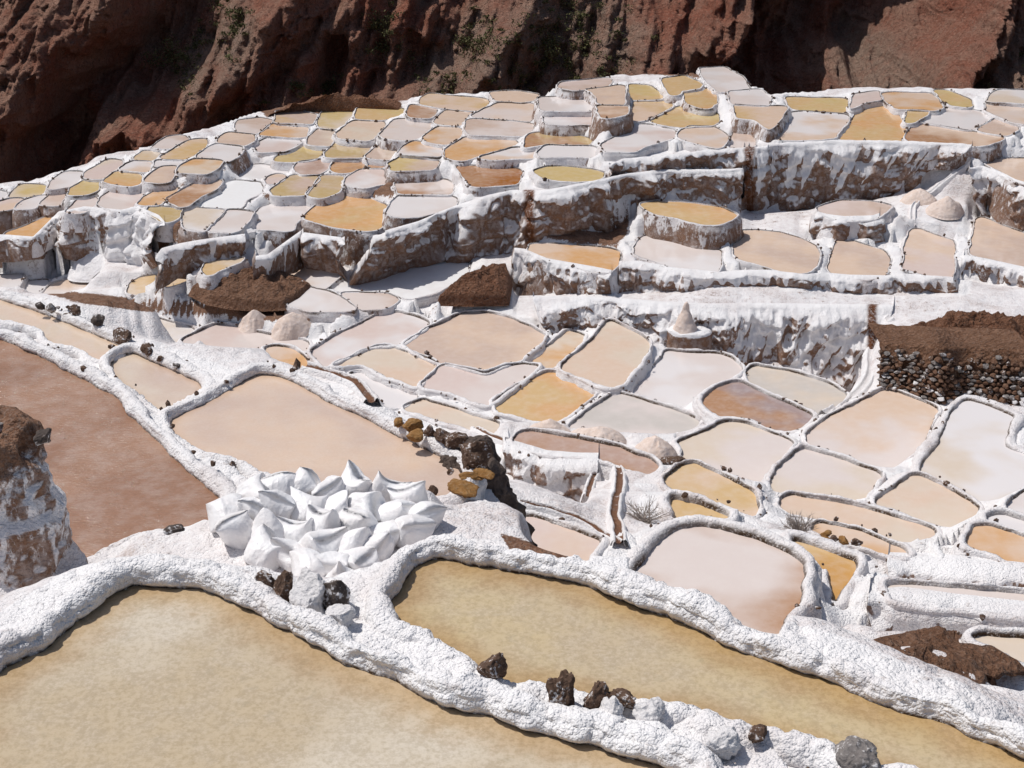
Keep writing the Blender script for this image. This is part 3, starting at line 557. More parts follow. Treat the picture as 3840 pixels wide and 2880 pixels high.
# ------------------------------------------------------------------ survey -> world
def pts(s):
    sh, out = None, []
    for q in s.split():
        if ':' in q: sh, q = q.split(':')
        x0, y0, k = SHEETS[sh]; a, b = q.split(','); out.append((x0+k*float(a), y0+k*float(b)))
    return np.array(out)
solve_levels()
LEVELS = {**ponds, **flats}
def poly_gap(pa, pb):
    d = np.full(len(pa), 1e9)
    for i in range(len(pb)):
        a, c = pb[i-1], pb[i]; e = c-a; t_ = np.clip(((pa-a)@e)/((e*e).sum()+1e-9), 0, 1); d = np.minimum(d, np.linalg.norm(pa-a-t_[:, None]*e, axis=1))
    return d
def zone(k): return {'i': 0, 'h': 1, 'g': 2}.get(k[0], 2 if k in ('f14', 'f13', 'f16') else 3)
RIMH, RIMW = (.13, .11, .058, .034), (.165, .16, .095, .055)
for k, q in ponds.items():
    z = zone(k); q['rh'], q['rw'] = RIMH[z], RIMW[z]; h = q['h']
    if k in ('g21', 'g22', 'g20'): q['rh'], q['rw'] = .095, .15
    if k == 'g14': q['rw'] = .2
    q['lev'] = HC-h
    pp = q['px']
    if z >= 2:      # the shore lies a little outside the sighted outline
        tg_ = np.roll(pp, -1, 0)-np.roll(pp, 1, 0); nn_ = np.stack([tg_[:, 1], -tg_[:, 0]], 1); nn_ /= np.linalg.norm(nn_, axis=1)[:, None]+1e-9
        if np.sum(pp[:, 0]*np.roll(pp[:, 1], -1)-np.roll(pp[:, 0], -1)*pp[:, 1]) < 0: nn_ = -nn_
        if z == 3:
            nx_ = np.roll(pp, -1, 0); pp = np.stack([pp, pp*.72+nx_*.28, pp*.28+nx_*.72], 1).reshape(-1, 2)       # keep the corners, add points along the sides
            e1 = pp-np.roll(pp, 1, 0); e2 = np.roll(pp, -1, 0)-pp; e1 /= np.linalg.norm(e1, axis=1)[:, None]+1e-9; e2 /= np.linalg.norm(e2, axis=1)[:, None]+1e-9
            nn_ = np.stack([e1[:, 1]+e2[:, 1], -e1[:, 0]-e2[:, 0]], 1); nn_ /= np.linalg.norm(nn_, axis=1)[:, None]+1e-9
            if np.sum(pp[:, 0]*np.roll(pp[:, 1], -1)-np.roll(pp[:, 0], -1)*pp[:, 1]) < 0: nn_ = -nn_
            nn_ /= np.clip(np.sqrt(np.clip((1+(e1*e2).sum(1))/2, 0, 1)), .5, 1)[:, None]
            gp_ = np.full(len(pp), 99.)
            for k2, q2 in ponds.items():
                if k2 != k and np.all(np.abs(q2['px'].mean(0)-pp.mean(0)) < 420): gp_ = np.minimum(gp_, poly_gap(pp, q2['px']))
            ex = np.where(gp_ > 44, 7., np.clip((gp_-8)/2, 1.5, 15.)); ex = (np.roll(ex, 1)+ex+np.roll(ex, -1))/3
            pp = pp+nn_*ex[:, None]
        else: pp = pp+nn_*3.
    p = (chaikin(chaikin(pp, 1, .2), 1, .2) if z < 2 else chaikin(chaikin(pp, 1, .07), 1, .12) if z == 2 else chaikin(pp, 1, .16)); w = rays(p)*h
    c = w.mean(0); area = np.sum(w[:, 0]*np.roll(w[:, 1], -1)-np.roll(w[:, 0], -1)*w[:, 1])
    if area < 0: p, w = p[::-1], w[::-1]
    tng = np.roll(w, -1, 0)-np.roll(w, 1, 0); nrm = np.stack([tng[:, 1], -tng[:, 0]], 1); nrm /= np.linalg.norm(nrm, axis=1)[:, None]+1e-9
    v = w/np.linalg.norm(w, axis=1)[:, None]
    t = sstep(0, .6, -(nrm*v).sum(1))
    w = rays(p)*(h-(q['rh']*1.08+.012)*t)[:, None]
    dist = math.hypot(np.linalg.norm(w.mean(0)), h); q['dist'] = dist
    step = max(.017, dist*.0024)
    w = resample(w, step)
    for _ in range(2): w = (np.roll(w, 1, 0)+2*w+np.roll(w, -1, 0))/4
    tng = np.roll(w, -3, 0)-np.roll(w, 3, 0); nrm = np.stack([tng[:, 1], -tng[:, 0]], 1); nrm /= np.linalg.norm(nrm, axis=1)[:, None]+1e-9
    P3 = np.c_[w, np.full(len(w), q['lev'])]
    wob = (.03*fbm(P3*2.2, 3, 3)+.012*vnoise(P3*14, 5))
    if z == 0: wob = wob*1.5
    q['out'] = w+nrm*wob[:, None]; q['nrm'] = nrm
for k, q in flats.items():
    q['lev'] = HC-q['h']; q['out'] = rays(q['px'])*q['h']

def level_h(ids, px):
    r = []
    for p in px:
        num = den = 0
        for k in ids.split():
            d = np.min(((LEVELS[k]['px']-p)**2).sum(1))+400; num += LEVELS[k]['h']/d; den += 1/d
        r.append(num/den)
    return np.array(r)
walls = []
for ln in WALLS.strip().splitlines():
    n_, top, bot, ids, rust, saltc, bat, text = ln.split('|')
    tp, bp = pts(top), pts(bot); N = max(24, int(np.linalg.norm(np.diff(tp, axis=0), axis=1).sum()/6))
    # spread columns so that tops and feet pair up left to right
    def byarc(p): return resample(p, 1, False, N)
    tp, bp = byarc(tp), byarc(bp)
    ht = level_h(ids, tp)-.04
    T = rays(tp)*ht[:, None]; T = np.c_[T, HC-ht]
    B = np.zeros_like(T); rb = rays(bp)
    for _ in range(2):
        hgt = np.maximum(T[:, 2]-B[:, 2], .1) if _ else np.full(N, .8)
        d = np.linalg.norm(T[:, :2], axis=1)-float(bat)*hgt
        hb = d/np.linalg.norm(rb, axis=1); hb = np.maximum(hb, ht+.12)
        B = np.c_[rb*hb[:, None], HC-hb]
    walls.append(dict(T=T, B=B, tp=tp, bp=bp, rust=[tuple(float(x)*1.736 for x in rust.split(','))] if rust else [], salt=float(saltc), text=text, id=n_))

# ------------------------------------------------------------------ ground sheet (polar grid round the viewpoint, a true height field)
NR, R0, R1 = 760, 4.0, 70.0
ang = np.radians(np.r_[np.linspace(-48, -23.4, 40), np.linspace(-23, 23, 520), np.linspace(23.4, 48, 40)]); NA = len(ang); rad = R0*(R1/R0)**np.linspace(0, 1, NR)
GX = np.sin(ang)[:, None]*rad[None]; GY = np.cos(ang)[:, None]*rad[None]
D = []
for k, q in LEVELS.items():
    o = resample(q['out'], .7); D.append(np.c_[o, np.full(len(o), q['lev']-(.02 if k in flats else 0))])
for w in walls:
    dv = w['T'][::3, :2]/np.linalg.norm(w['T'][::3, :2], axis=1)[:, None]
    D.append(np.c_[w['T'][::3, :2]+dv*.3, w['T'][::3, 2]-.03]); D.append(np.c_[w['B'][::3, :2]-dv*.15, w['B'][::3, 2]])
for x, y, h in ((40, 1250, 7.3), (200, 1200, 7.2), (330, 1160, 7.1), (1000, 1120, 7.4), (1150, 1190, 8.8), (1300, 1230, 9.6), (1330, 1150, 10.2), (1200, 1040, 11.5), (1130, 1000, 11.6), (1110, 1120, 9.2),
                (1800, 1400, 9.0), (2000, 1440, 8.2), (2200, 1560, 7.4), (1700, 1390, 8.4), (1900, 1350, 9.4), (0, 1600, 6.0), (2300, 1700, 6.4), (-200, 1100, 7.0), (-200, 900, 7.4)):
    p = rays((x*1.736, y*1.736))*h; D.append(np.array([[p[0], p[1], HC-h]]))
# earth mounds stand on ground of their own level
MSET = {'earth_mound': ('f9 f1 f11', -.12), 'earth_bank': ('e2 p1', .1), 'earth_slope': ('p1', 0.), 'earth_hump': ('b1 b4 b5 a1', 0.)}
MB = {}
for ln in MOUNDS.strip().splitlines():
    a = ln.split('|')
    if a[0] in MSET:
        pm = pts(a[1]); h0 = level_h(MSET[a[0]][0], pm)+MSET[a[0]][1]; MB[a[0]] = np.c_[rays(pm)*h0[:, None], HC-h0]
        if a[0] != 'earth_hump':
            bb = resample(MB[a[0]], .25); cc = bb.mean(0); D += [bb, bb*.6+cc*.4, bb*.25+cc*.75]
D = np.vstack(D)
ca, cr = np.append(ang[::6], ang[-1]), rad[np.unique(np.append(np.arange(0, NR, 5), NR-1))]
CX = (np.sin(ca)[:, None]*cr[None]).ravel(); CY = (np.cos(ca)[:, None]*cr[None]).ravel()
Zc = np.zeros(len(CX))
for s in range(0, len(CX), 2000):
    d2 = (CX[s:s+2000, None]-D[None, :, 0])**2+(CY[s:s+2000, None]-D[None, :, 1])**2+.03
    w_ = d2**-2; Zc[s:s+2000] = (w_*D[None, :, 2]).sum(1)/w_.sum(1)
Zc = Zc.reshape(len(ca), len(cr))
def bil(Z, a, r, a0, r0):
    fa = np.clip(np.interp(a, a0, np.arange(len(a0))), 0, len(a0)-1.001); fr = np.clip(np.interp(np.log(np.maximum(r, 1e-3)), np.log(r0), np.arange(len(r0))), 0, len(r0)-1.001)
    i, j = fa.astype(int), fr.astype(int); u, v = fa-i, fr-j
    return (Z[i, j]*(1-u)+Z[i+1, j]*u)*(1-v)+(Z[i, j+1]*(1-u)+Z[i+1, j+1]*u)*v
GZ = bil(Zc, np.repeat(ang[:, None], NR, 1), np.repeat(rad[None], NA, 0), ca, cr)
GP = np.stack([GX, GY, GZ], -1)
GR = np.repeat(rad[None], NA, 0)
GZ = GZ+(.0012*GR)*fbm(GP*1.3, 4, 2)+(.0006*GR)*ridged(GP*5, 2, 8)
def window(lo, hi):
    m = (GX > lo[0]) & (GX < hi[0]) & (GY > lo[1]) & (GY < hi[1]); return np.nonzero(m)
for w in walls:      # keep the ground below the foot of every wall, out to about a metre in front
    T, B = w['T'], w['B']; dv = B[:, :2]/np.linalg.norm(B[:, :2], axis=1)[:, None]
    A1, A2 = B[:, :2]+(T[:, :2]-B[:, :2])*.8, B[:, :2]-dv*.35
    for i in range(0, len(T)-1, 2):
        j = min(i+2, len(T)-1)
        quad = np.array([A1[i], A1[j], A2[j], A2[i]]); ii = window(quad.min(0), quad.max(0))
        if len(ii[0]):
            m = inside(quad, GX[ii], GY[ii]); GZ[ii[0][m], ii[1][m]] = np.minimum(GZ[ii[0][m], ii[1][m]], min(B[i, 2], B[j, 2])+.02)
LIFT = np.full(GZ.shape, 1e9); NEAR = np.zeros(GZ.shape, int); INS = np.zeros(GZ.shape, bool)
for k, q in ponds.items():
    o = resample(q['out'], .12 if q['dist'] > 20 else .06); ii = window(o.min(0)-1.2, o.max(0)+1.2)
    if not len(ii[0]): continue
    s_ = signed_dist(o, GX[ii], GY[ii]); z = GZ[ii]
    z = np.minimum(z, q['lev']-.03+np.maximum(0, s_-q['rw'])*1.8)
    GZ[ii] = np.where(s_ < .02, q['lev']-.30, z); INS[ii] |= s_ < .03
    m_ = (s_ > .0) & (s_ < (.62 if zone(k) == 0 else .5)); LIFT[ii] = np.where(m_, np.minimum(LIFT[ii], q['lev']+.80*q['rh']), LIFT[ii]); NEAR[ii] += m_
ms = (NEAR >= 2) & ~INS; GZ = np.where(ms, np.maximum(GZ, np.minimum(LIFT, GZ+.6)), GZ)
nearm = GR < 24
GZ[nearm & ~INS] += (.05*(nodules(GP[nearm & ~INS]*4.2, 33)-.4)+.028*(nodules(GP[nearm & ~INS]*11, 34)-.4))
# every surveyed shore and wall face is in sight from the viewpoint, so nearer ground keeps below those sight lines
sights = [(q['px'], np.array([0, 9999.]), np.full(2, np.linalg.norm(q['out'], axis=1).min()-.25)) for q in ponds.values()]
for w in walls:
    o_ = np.argsort(w['bp'][:, 0]); sights.append((np.vstack([w['tp'][::4], w['bp'][::-4]]), w['bp'][o_, 0], np.linalg.norm(w['B'][o_, :2], axis=1)-.3))
for it in range(3):
    gpx = project(np.stack([GX, GY, GZ], -1))
    for pp, rx_, rr_ in sights:
        lo, hi = pp.min(0), pp.max(0)
        m = np.nonzero((GR < rr_.max()) & (gpx[..., 0] > lo[0]-6) & (gpx[..., 0] < hi[0]+6) & (gpx[..., 1] > lo[1]-4) & (gpx[..., 1] < hi[1]+4) & ~INS)
        if not len(m[0]): continue
        x, y = gpx[..., 0][m], gpx[..., 1][m]
        yf = np.full(x.shape, -1.)         # foot (largest y) of the outline at each x
        for i in range(len(pp)):
            a, c = pp[i-1], pp[i]
            if a[0] == c[0]: continue
            t_ = (x-a[0])/(c[0]-a[0]); ok = (t_ >= 0) & (t_ <= 1); yf = np.where(ok, np.maximum(yf, a[1]+t_*(c[1]-a[1])), yf)
        bad = (yf > 0) & (y < yf+3) & (GR[m] < np.interp(x, rx_, rr_))
        if bad.any():
            mm = (m[0][bad], m[1][bad]); hh_ = GR[mm]/np.linalg.norm(rays(np.c_[x[bad], yf[bad]+4]), axis=1)
            GZ[mm] = np.minimum(GZ[mm], HC-hh_)
# trim needles the trimming left standing between sight lines
def slide(Z, k, ax, fn):
    r = Z.copy()
    for s in range(1, k+1):
        for sg in (s, -s):
            q = np.roll(Z, sg, ax); sl = [slice(None)]*2; sl[ax] = slice(0, s) if sg > 0 else slice(-s, None); q[tuple(sl)] = Z[tuple(sl)]; r = fn(r, q)
    return r
for ax, k in ((0, 9), (1, 7), (0, 14)):
    op = slide(slide(GZ, k, ax, np.minimum), k, ax, np.maximum); GZ = np.where(ms | INS, GZ, np.minimum(GZ, op+.06))
for _ in range(2):
    sm_ = (np.roll(GZ, 1, 0)+np.roll(GZ, -1, 0)+np.roll(GZ, 1, 1)+np.roll(GZ, -1, 1)+2*GZ)/6; GZ = np.where((NEAR > 0) | INS, GZ, sm_)
# beyond the last rims the hillside falls away into the ravine
skl = pts('F:-200,420 0,402 130,370 300,318 450,283 560,245 680,222 870,222 905,206 1060,200 1200,182 1330,152 1500,156 1560,146 1640,195 1700,207 1850,192 2212,190 2400,192')
sh = level_h('a16 a15 a13 a12 a8 a10 a1 b1 b4 b5 b9 b24 c1 c8 c10 c13 c14 d1 d4 d5 d10', skl); SK = rays(skl)*sh[:, None]
sa = np.arctan2(SK[:, 0], SK[:, 1]); sr = np.linalg.norm(SK, axis=1)
over = GR-(np.interp(np.repeat(ang[:, None], NR, 1), sa, sr)+.35)
szl = np.interp(np.repeat(ang[:, None], NR, 1), sa, HC-sh)
GZ = np.where(over > 0, np.minimum(GZ, szl+.05)-over*1.3, GZ)
GP = np.stack([GX, GY, GZ], -1); gpx = project(GP)
earth = np.where(over > .1, .9, 0.)
for ln in EARTH.strip().splitlines():
    _, s, val = ln.split('|'); pl = pts(s); lo, hi = pl.min(0)-25, pl.max(0)+25
    m = np.nonzero((gpx[..., 0] > lo[0]) & (gpx[..., 0] < hi[0]) & (gpx[..., 1] > lo[1]) & (gpx[..., 1] < hi[1]))
    if len(m[0]):
        s_ = signed_dist(pl, gpx[..., 0][m], gpx[..., 1][m]); earth[m] = np.maximum(earth[m], float(val)*sstep(22, -8, s_))
earth = np.maximum(earth, .36*sstep(22, 34, GR)*np.clip(.55+fbm(GP*.8, 3, 91), 0, 1))
tread = np.ones(GZ.shape)*(~(NEAR > 0))
gsl = np.abs(np.gradient(GZ, axis=1))/np.gradient(GR, axis=1)
gface = sstep(.8, 2., gsl)*.42
M_CRUST = mat_crust()
g = mesh_obj('ground', GP, grid_faces(NA, NR), M_CRUST, attrs=dict(earth=earth, wet_shade=np.zeros(GZ.shape), face=gface, rust=np.zeros(GZ.shape), tread=tread))
g['kind'] = 'structure'
def ground_z(x, y):
    x = np.asarray(x, float); y = np.asarray(y, float); return bil(GZ, np.arctan2(x, y), np.hypot(x, y), ang, rad)
def hit(px, lo=4.5, hi=20.):
    """first point of the ground sheet seen along a survey ray"""
    r = rays(px); hs = np.linspace(lo, hi, 4000); z = HC-hs; gz = ground_z(r[0]*hs, r[1]*hs)
    i = np.nonzero(z <= gz)[0]; i = i[0] if len(i) else len(hs)-1
    return np.array([r[0]*hs[i], r[1]*hs[i], z[i]])
def upx(p): return math.sqrt(p[0]**2+p[1]**2+(p[2]-HC)**2)/F*1.736      # metres per display pixel at p

# ------------------------------------------------------------------ ponds
COLS = dict(tan=(204,180,164), lil=(220,207,200), wht=(228,222,220), wh2=(243,242,241), pea=(219,193,171), gol=(209,176,127), crm=(217,200,181), ora=(213,166,115),
 pin=(216,196,187), yel=(205,180,125), oli=(194,168,120), bro=(178,136,102), bor=(160,102,50), pib=(184,154,138), gry=(200,192,184), lib=(162,144,142),
 red=(156,119,97), rbr=(171,134,111), amb=(200,152,88), fg1=(211,199,180), fg2=(194,176,148), fg3=(199,179,141))
M_WATER = mat_water()
def pond(k, q):
    o, nrm, lev, rh, rw = q['out'], q['nrm'], q['lev'], q['rh'], q['rw']; n = len(o); z = zone(k)
    c = o.mean(0); root = empty('salt_pond', (c[0], c[1], lev))
    tag(root, 'salt pond, '+q['text'], 'pond', 'salt evaporation ponds on the terraces')
    # brine sheet
    so = resample(o, max(.06, q['dist']*.004)); m = len(so)
    tg = np.roll(so, -2, 0)-np.roll(so, 2, 0); nn = np.stack([tg[:, 1], -tg[:, 0]], 1); nn /= np.linalg.norm(nn, axis=1)[:, None]+1e-9
    ou = so+nn*.05
    if z <= 1:
        lo, hi = ou.min(0), ou.max(0); sp_ = .13 if z == 0 else .22
        gx, gy = np.meshgrid(np.arange(lo[0], hi[0], sp_), np.arange(lo[1], hi[1], sp_)); gx, gy = gx.ravel(), gy.ravel()
        s_ = signed_dist(ou, gx, gy); kp = s_ < -.05
        pts_ = np.vstack([ou, np.c_[gx, gy][kp]])
        vo, _, fo, *_r = delaunay_2d_cdt([Vector(a) for a in pts_], [(i_, (i_+1) % m) for i_ in range(m)], [], 1, 1e-6)
        va = np.array([v_[:] for v_ in vo]); ed = 1+np.minimum(0, signed_dist(ou, va[:, 0], va[:, 1]))/(.62 if z == 0 else .25)
        wt = mesh_obj('water', np.c_[va, np.full(len(va), lev)], [list(f_) for f_ in fo], M_WATER, root, dict(edge=np.clip(ed, 0, 1)), smooth=False)
    else:
        wt = mesh_obj('water', np.c_[ou, np.full(m, lev)], [list(range(m))], M_WATER, root, dict(edge=np.zeros(m)), smooth=False)
    kf = 1.0 if z == 0 else .97
    wt['ca'] = [x*kf for x in srgb(COLS[q['ca']])]; wt['cb'] = [x*kf for x in srgb(COLS[q['cb']])]
    rr = random.Random(k); a = rr.uniform(0, 6.28); wt['grad'] = [.7*math.cos(a), .7*math.sin(a), 0.]
    wt['bias'] = {'g21': -.22, 'b29': -.25}.get(k, 0.)
    if k == 'g21': wt['grad'] = [.5, -.9, 0.]
    if k in ('d2', 'g13'): wt['grad'] = [0, -1.2 if k == 'd2' else 1.3, 0.]
    if k == 'b29': wt['grad'] = [.3, -.6, 0.]
    wt['murk'] = 1. if z == 0 else (.25 if z == 1 else .06); wt['ripple'] = {'h1': .8}.get(k, .05 if z else .10)
    # rim
    fine = {0: 44, 1: 26, 2: 18}.get(z, 13)
    prof = np.array([(-.04, -.16), (-.012, -.03), (.0, .01), (.01, .45*rh), (.035, .78*rh), (.28*rw, rh), (.6*rw, 1.03*rh), (.85*rw, .85*rh), (1.02*rw, .4*rh), (1.1*rw, -.02)])
    pr = resample(prof, 1, False, fine); ns = 7
    ox = o+nrm*(rw*1.25); gz = ground_z(ox[:, 0], ox[:, 1]); gz = np.minimum(gz, np.minimum(np.roll(gz, 4), np.roll(gz, -4)))
    drop = np.clip(lev-gz+.12, .12, .5 if k in ('a20', 'a21', 'a22', 'a26') else 3.2)
    for _ in range(4): drop = (np.roll(drop, 1)+drop+np.roll(drop, -1))/3
    wv = np.clip(1+.45*fbm(np.c_[o*1.3, np.full(n, 7.)], 3, 77), .55, 1.7)[:, None]
    off = np.concatenate([pr[None, :, 0]*np.where(pr[None, :, 0] > .03, wv, 1), 1.12*rw*wv+np.linspace(.15, 1, ns)[None]*drop[:, None]*.22], 1)
    hgt = np.concatenate([np.repeat(pr[None, :, 1], n, 0), -.03-np.linspace(.08, 1, ns)[None]*drop[:, None]], 1)
    # rims on the down-view side stay low and slim where another pond lies close behind
    P = np.empty((n, fine+ns, 3)); P[..., :2] = o[:, None]+nrm[:, None]*off[..., None]; P[..., 2] = lev+hgt
    N = grid_normals(P, True)
    if N[:, fine//2, 2].mean() < 0: N = -N
    amp = sstep(-.01, .06, hgt); amp[:, fine:] = 1
    sc = {0: 1., 1: 1.15, 2: 1.35}.get(z, 1.7)*q['dist']**.0
    lump = .026*fbm(P*3.2, 3, 21)+.024*(nodules(P*8.5, 4)-.45)
    if z <= 1: lump = lump*1.1+.030*(nodules(P*17, 7)-.4)+(.012*(nodules(P*34, 8)-.4) if z == 0 else 0)+.022*fbm(P*np.array([1.7, 1.7, 1.7]), 2, 31)
    if z == 0: lump = lump+.05*np.clip(nodules(P*3.6, 15)-.62, 0, 1)*2
    lump[:, fine:] += .07*fbm(P[:, fine:]*2.4, 4, 51)+.04*(nodules(P[:, fine:]*6, 52)-.4)
    if z == 2: lump = lump+.026*(nodules(P*13, 17)-.4)
    f = {0: 1., 1: .9, 2: .85}.get(z, .45)
    fa = np.full(fine+ns, f); fa[fine:] = max(f, .8); P = P+N*(lump*amp*fa)[..., None]
    P[..., 2] += .018*fbm(np.c_[o*1.1, np.full(n, 2.)], 2, 5)[:, None]*amp
    wet_shade = sstep(.030, .006, hgt+.012*vnoise(P*30, 3))*(off < .05); wet_shade[:, fine:] = 0
    if z >= 2: wet_shade = sstep(.95*rh, .5*rh, hgt)*(off < .05)*np.clip(.75+.9*vnoise(P*3., 9), 0, 1); wet_shade[:, fine:] = 0  # mid and far rims: dark band holds damp salt and painted inner-face shade
    face = np.concatenate([np.zeros((n, fine)), np.repeat(np.linspace(.85, 1.1, ns)[None], n, 0)], 1)
    if z >= 2: face[:, fine-3:fine] = np.array([.3, .55, .8])*(1 if z == 3 else .6)
    face = face*(sstep(.35, 1.1, drop)[:, None]*.62+.33)*(0 if z == 0 else .35 if z == 1 else .6 if z == 2 else .85)
    zz = np.zeros(P.shape[:2])
    mesh_obj('rim', P, grid_faces(n, fine+ns, True), M_CRUST, root, dict(earth=zz+(0, .03, .12, .24)[z], wet_shade=wet_shade, face=face, rust=zz, tread=zz+(0, .25, .7, .8)[z]))
    return root
for k, q in ponds.items(): q['root'] = pond(k, q)

# ------------------------------------------------------------------ retaining walls
for w in walls:
    T, B = w['T'], w['B']; n = len(T); N2 = n*2
    T, B, tpx = resample(T, 1, False, N2), resample(B, 1, False, N2), resample(w['tp'], 1, False, N2)
    hgt = T[:, 2]-B[:, 2]; mr = int(np.clip(hgt.max()/.045, 12, 60)); v = np.linspace(0, 1, mr)
    P = T[:, None]*(1-v)[None, :, None]+B[:, None]*v[None, :, None]
    dv = T[:, :2]/np.linalg.norm(T[:, :2], axis=1)[:, None]
    tg = np.gradient(T[:, :2], axis=0); nr = np.stack([tg[:, 1], -tg[:, 0]], 1); nr /= np.linalg.norm(nr, axis=1)[:, None]+1e-9
    for _ in range(8): nr[1:-1] = (nr[:-2]+nr[1:-1]+nr[2:])/3
    nr[(nr*dv).sum(1) > 0] *= -1
    sc = np.array([1, 1, .55])
    dsp = .20*fbm(P*sc*1.2, 5, 41)+.085*ridged(P*np.array([2.6, 2.6, .7]), 3, 44)+.06*(nodules(P*4.5, 12)-.4)+.02*(nodules(P*12, 13)-.4)
    dsp = dsp*np.minimum(1, hgt/.5)[:, None]*sstep(0, .12, v)[None]
    if w['id'] == 'w12': dsp = dsp*.25
    if w['id'] == 'w8': dsp = dsp*1.6
    P[..., 2] += (.05*fbm(P[:, :1]*1.7, 3, 47)*np.ones((1, mr)))
    # broken ledges: the face steps back and forth in uneven courses
    cz = P[..., 2]*2.1+1.3*fbm(P*np.array([.55, .55, .3]), 3, 49); fr = cz-np.floor(cz)
    dsp = dsp+(.15*(sstep(0, .2, fr)-fr)+.05*np.sign(vnoise(P*np.array([1.9, 1.9, 3.5]), 50))*sstep(.1, .4, np.abs(vnoise(P*np.array([1.9, 1.9, 3.5]), 50))))*np.minimum(1, hgt/.7)[:, None]*sstep(0, .12, v)[None]*(.2 if w['id'] == 'w12' else 1)
    P[..., :2] += nr[:, None]*dsp[..., None]
    back = np.concatenate([T[:, :2]+dv*.5, (T[:, 2]-.05)[:, None]], 1)[:, None]; back2 = np.concatenate([T[:, :2]+dv*.2, (T[:, 2]+.03)[:, None]], 1)[:, None]
    foot = np.concatenate([B[:, :2]-nr*0-dv*.05, (B[:, 2]-.4)[:, None]], 1)[:, None]
    P = np.concatenate([back, back2, P, foot], 1); P[:, 1:, 2] += .02*fbm(P[:, 1:]*4, 2, 3)
    ends = []
    for e in (0, -1): ends.append(P[e]+np.append(dv[e]*.9, 0)-np.array([0, 0, .05]))
    P = np.concatenate([ends[0][None], P, ends[1][None]], 0); N2 += 2
    rust = np.zeros(P.shape[:2]); pj = project(P)
    for rx, ry in w['rust']: rust = np.maximum(rust, sstep(26, 9, np.abs(pj[..., 0]-rx+10*vnoise(P*2.5, 2))))
    vv = np.r_[0, 0, v, 1]
    cp = P[:, 2]*np.array([1, 1, 0]); Ld = np.clip(w['salt']*(.5+1.2*vnoise(cp*2.2, 81)+1.5*vnoise(cp*8., 82)+.5*vnoise(cp*1.0, 83))+.04, .02, 1.2)[:, None]
    drip = sstep(.10, -.06, vv[None]-Ld)*(1-.35*(vnoise(P*np.array([9, 9, 3.]), 84) > .3))
    face = (1.08-.5*w['salt'])*(1-.8*drip); face[:, :2] = 0
    if w['id'] == 'w9':     # the frozen-looking salt cascade
        cas = sstep(60, 20, np.abs(pj[..., 0]-(500-.25*(pj[..., 1]-800)))-35); face *= 1-cas
        P[..., 2] += .10*cas*sstep(.05, .3, vv)[None]
    e_ = .20*np.ones(P.shape[:2])*sstep(.05, .3, vv)[None]*(0 if w['id'] in ('w14', 'w16', 'w12') else 1)
    if w['id'] in ('w3', 'w2'): e_ = .30*np.ones(P.shape[:2])*sstep(.05, .3, vv)[None]
    o = mesh_obj('retaining_wall', P, grid_faces(N2, mr+3), M_CRUST, attrs=dict(earth=e_, wet_shade=rust*0, face=face, rust=rust), origin=tuple(B[len(B)//2]))
    tag(o, w['text'], 'wall', 'retaining walls of the terraces')

# ------------------------------------------------------------------ channels
for ln in CHANNELS.strip().splitlines():
    s, hw, text = ln.split('|'); hw = float(hw)*.62; p = resample(pts(s), 9, False)
    L = np.array([hit(a) for a in p]); L[1:-1] = (L[:-2]+L[1:-1]+L[2:])/3; L = resample(L, .06, False)
    for _ in range(40): L[1:-1] = (L[:-2]+L[1:-1]+L[2:])/3
    tg = np.gradient(L[:, :2], axis=0); nr = np.stack([tg[:, 1], -tg[:, 0]], 1); nr /= np.linalg.norm(nr, axis=1)[:, None]+1e-9
    pr = np.array([(-2.6, -.16), (-1.6, .01), (-1.2, .035), (-.9, .02), (-.7, -.01), (0, -.02), (.7, -.01), (.9, .02), (1.2, .035), (1.6, .01), (2.6, -.16)])
    P = np.empty((len(L), len(pr), 3)); P[..., :2] = L[:, None, :2]+nr[:, None]*(pr[:, 0]*hw)[None, :, None]
    P[..., 2] = L[:, None, 2]+.075+pr[None, :, 1]; P += .02*np.stack([fbm(P*2.5, 3, a) for a in (1, 2, 3)], -1)
    rust = np.repeat(np.array([0, 0, 0, .5, 1, 1, 1, .5, 0, 0, 0])[None], len(L), 0); zz = rust*0
    if 'spillway' in text: rust = rust*.45
    if 'white-lipped' in text or 'thin channel' in text: rust = rust*.3
    o = mesh_obj('brine_channel', P, grid_faces(len(L), len(pr)), M_CRUST, attrs=dict(earth=rust*.7, wet_shade=zz, face=zz, rust=rust*.45), origin=tuple(L[len(L)//2]))
    tag(o, text, 'channel')

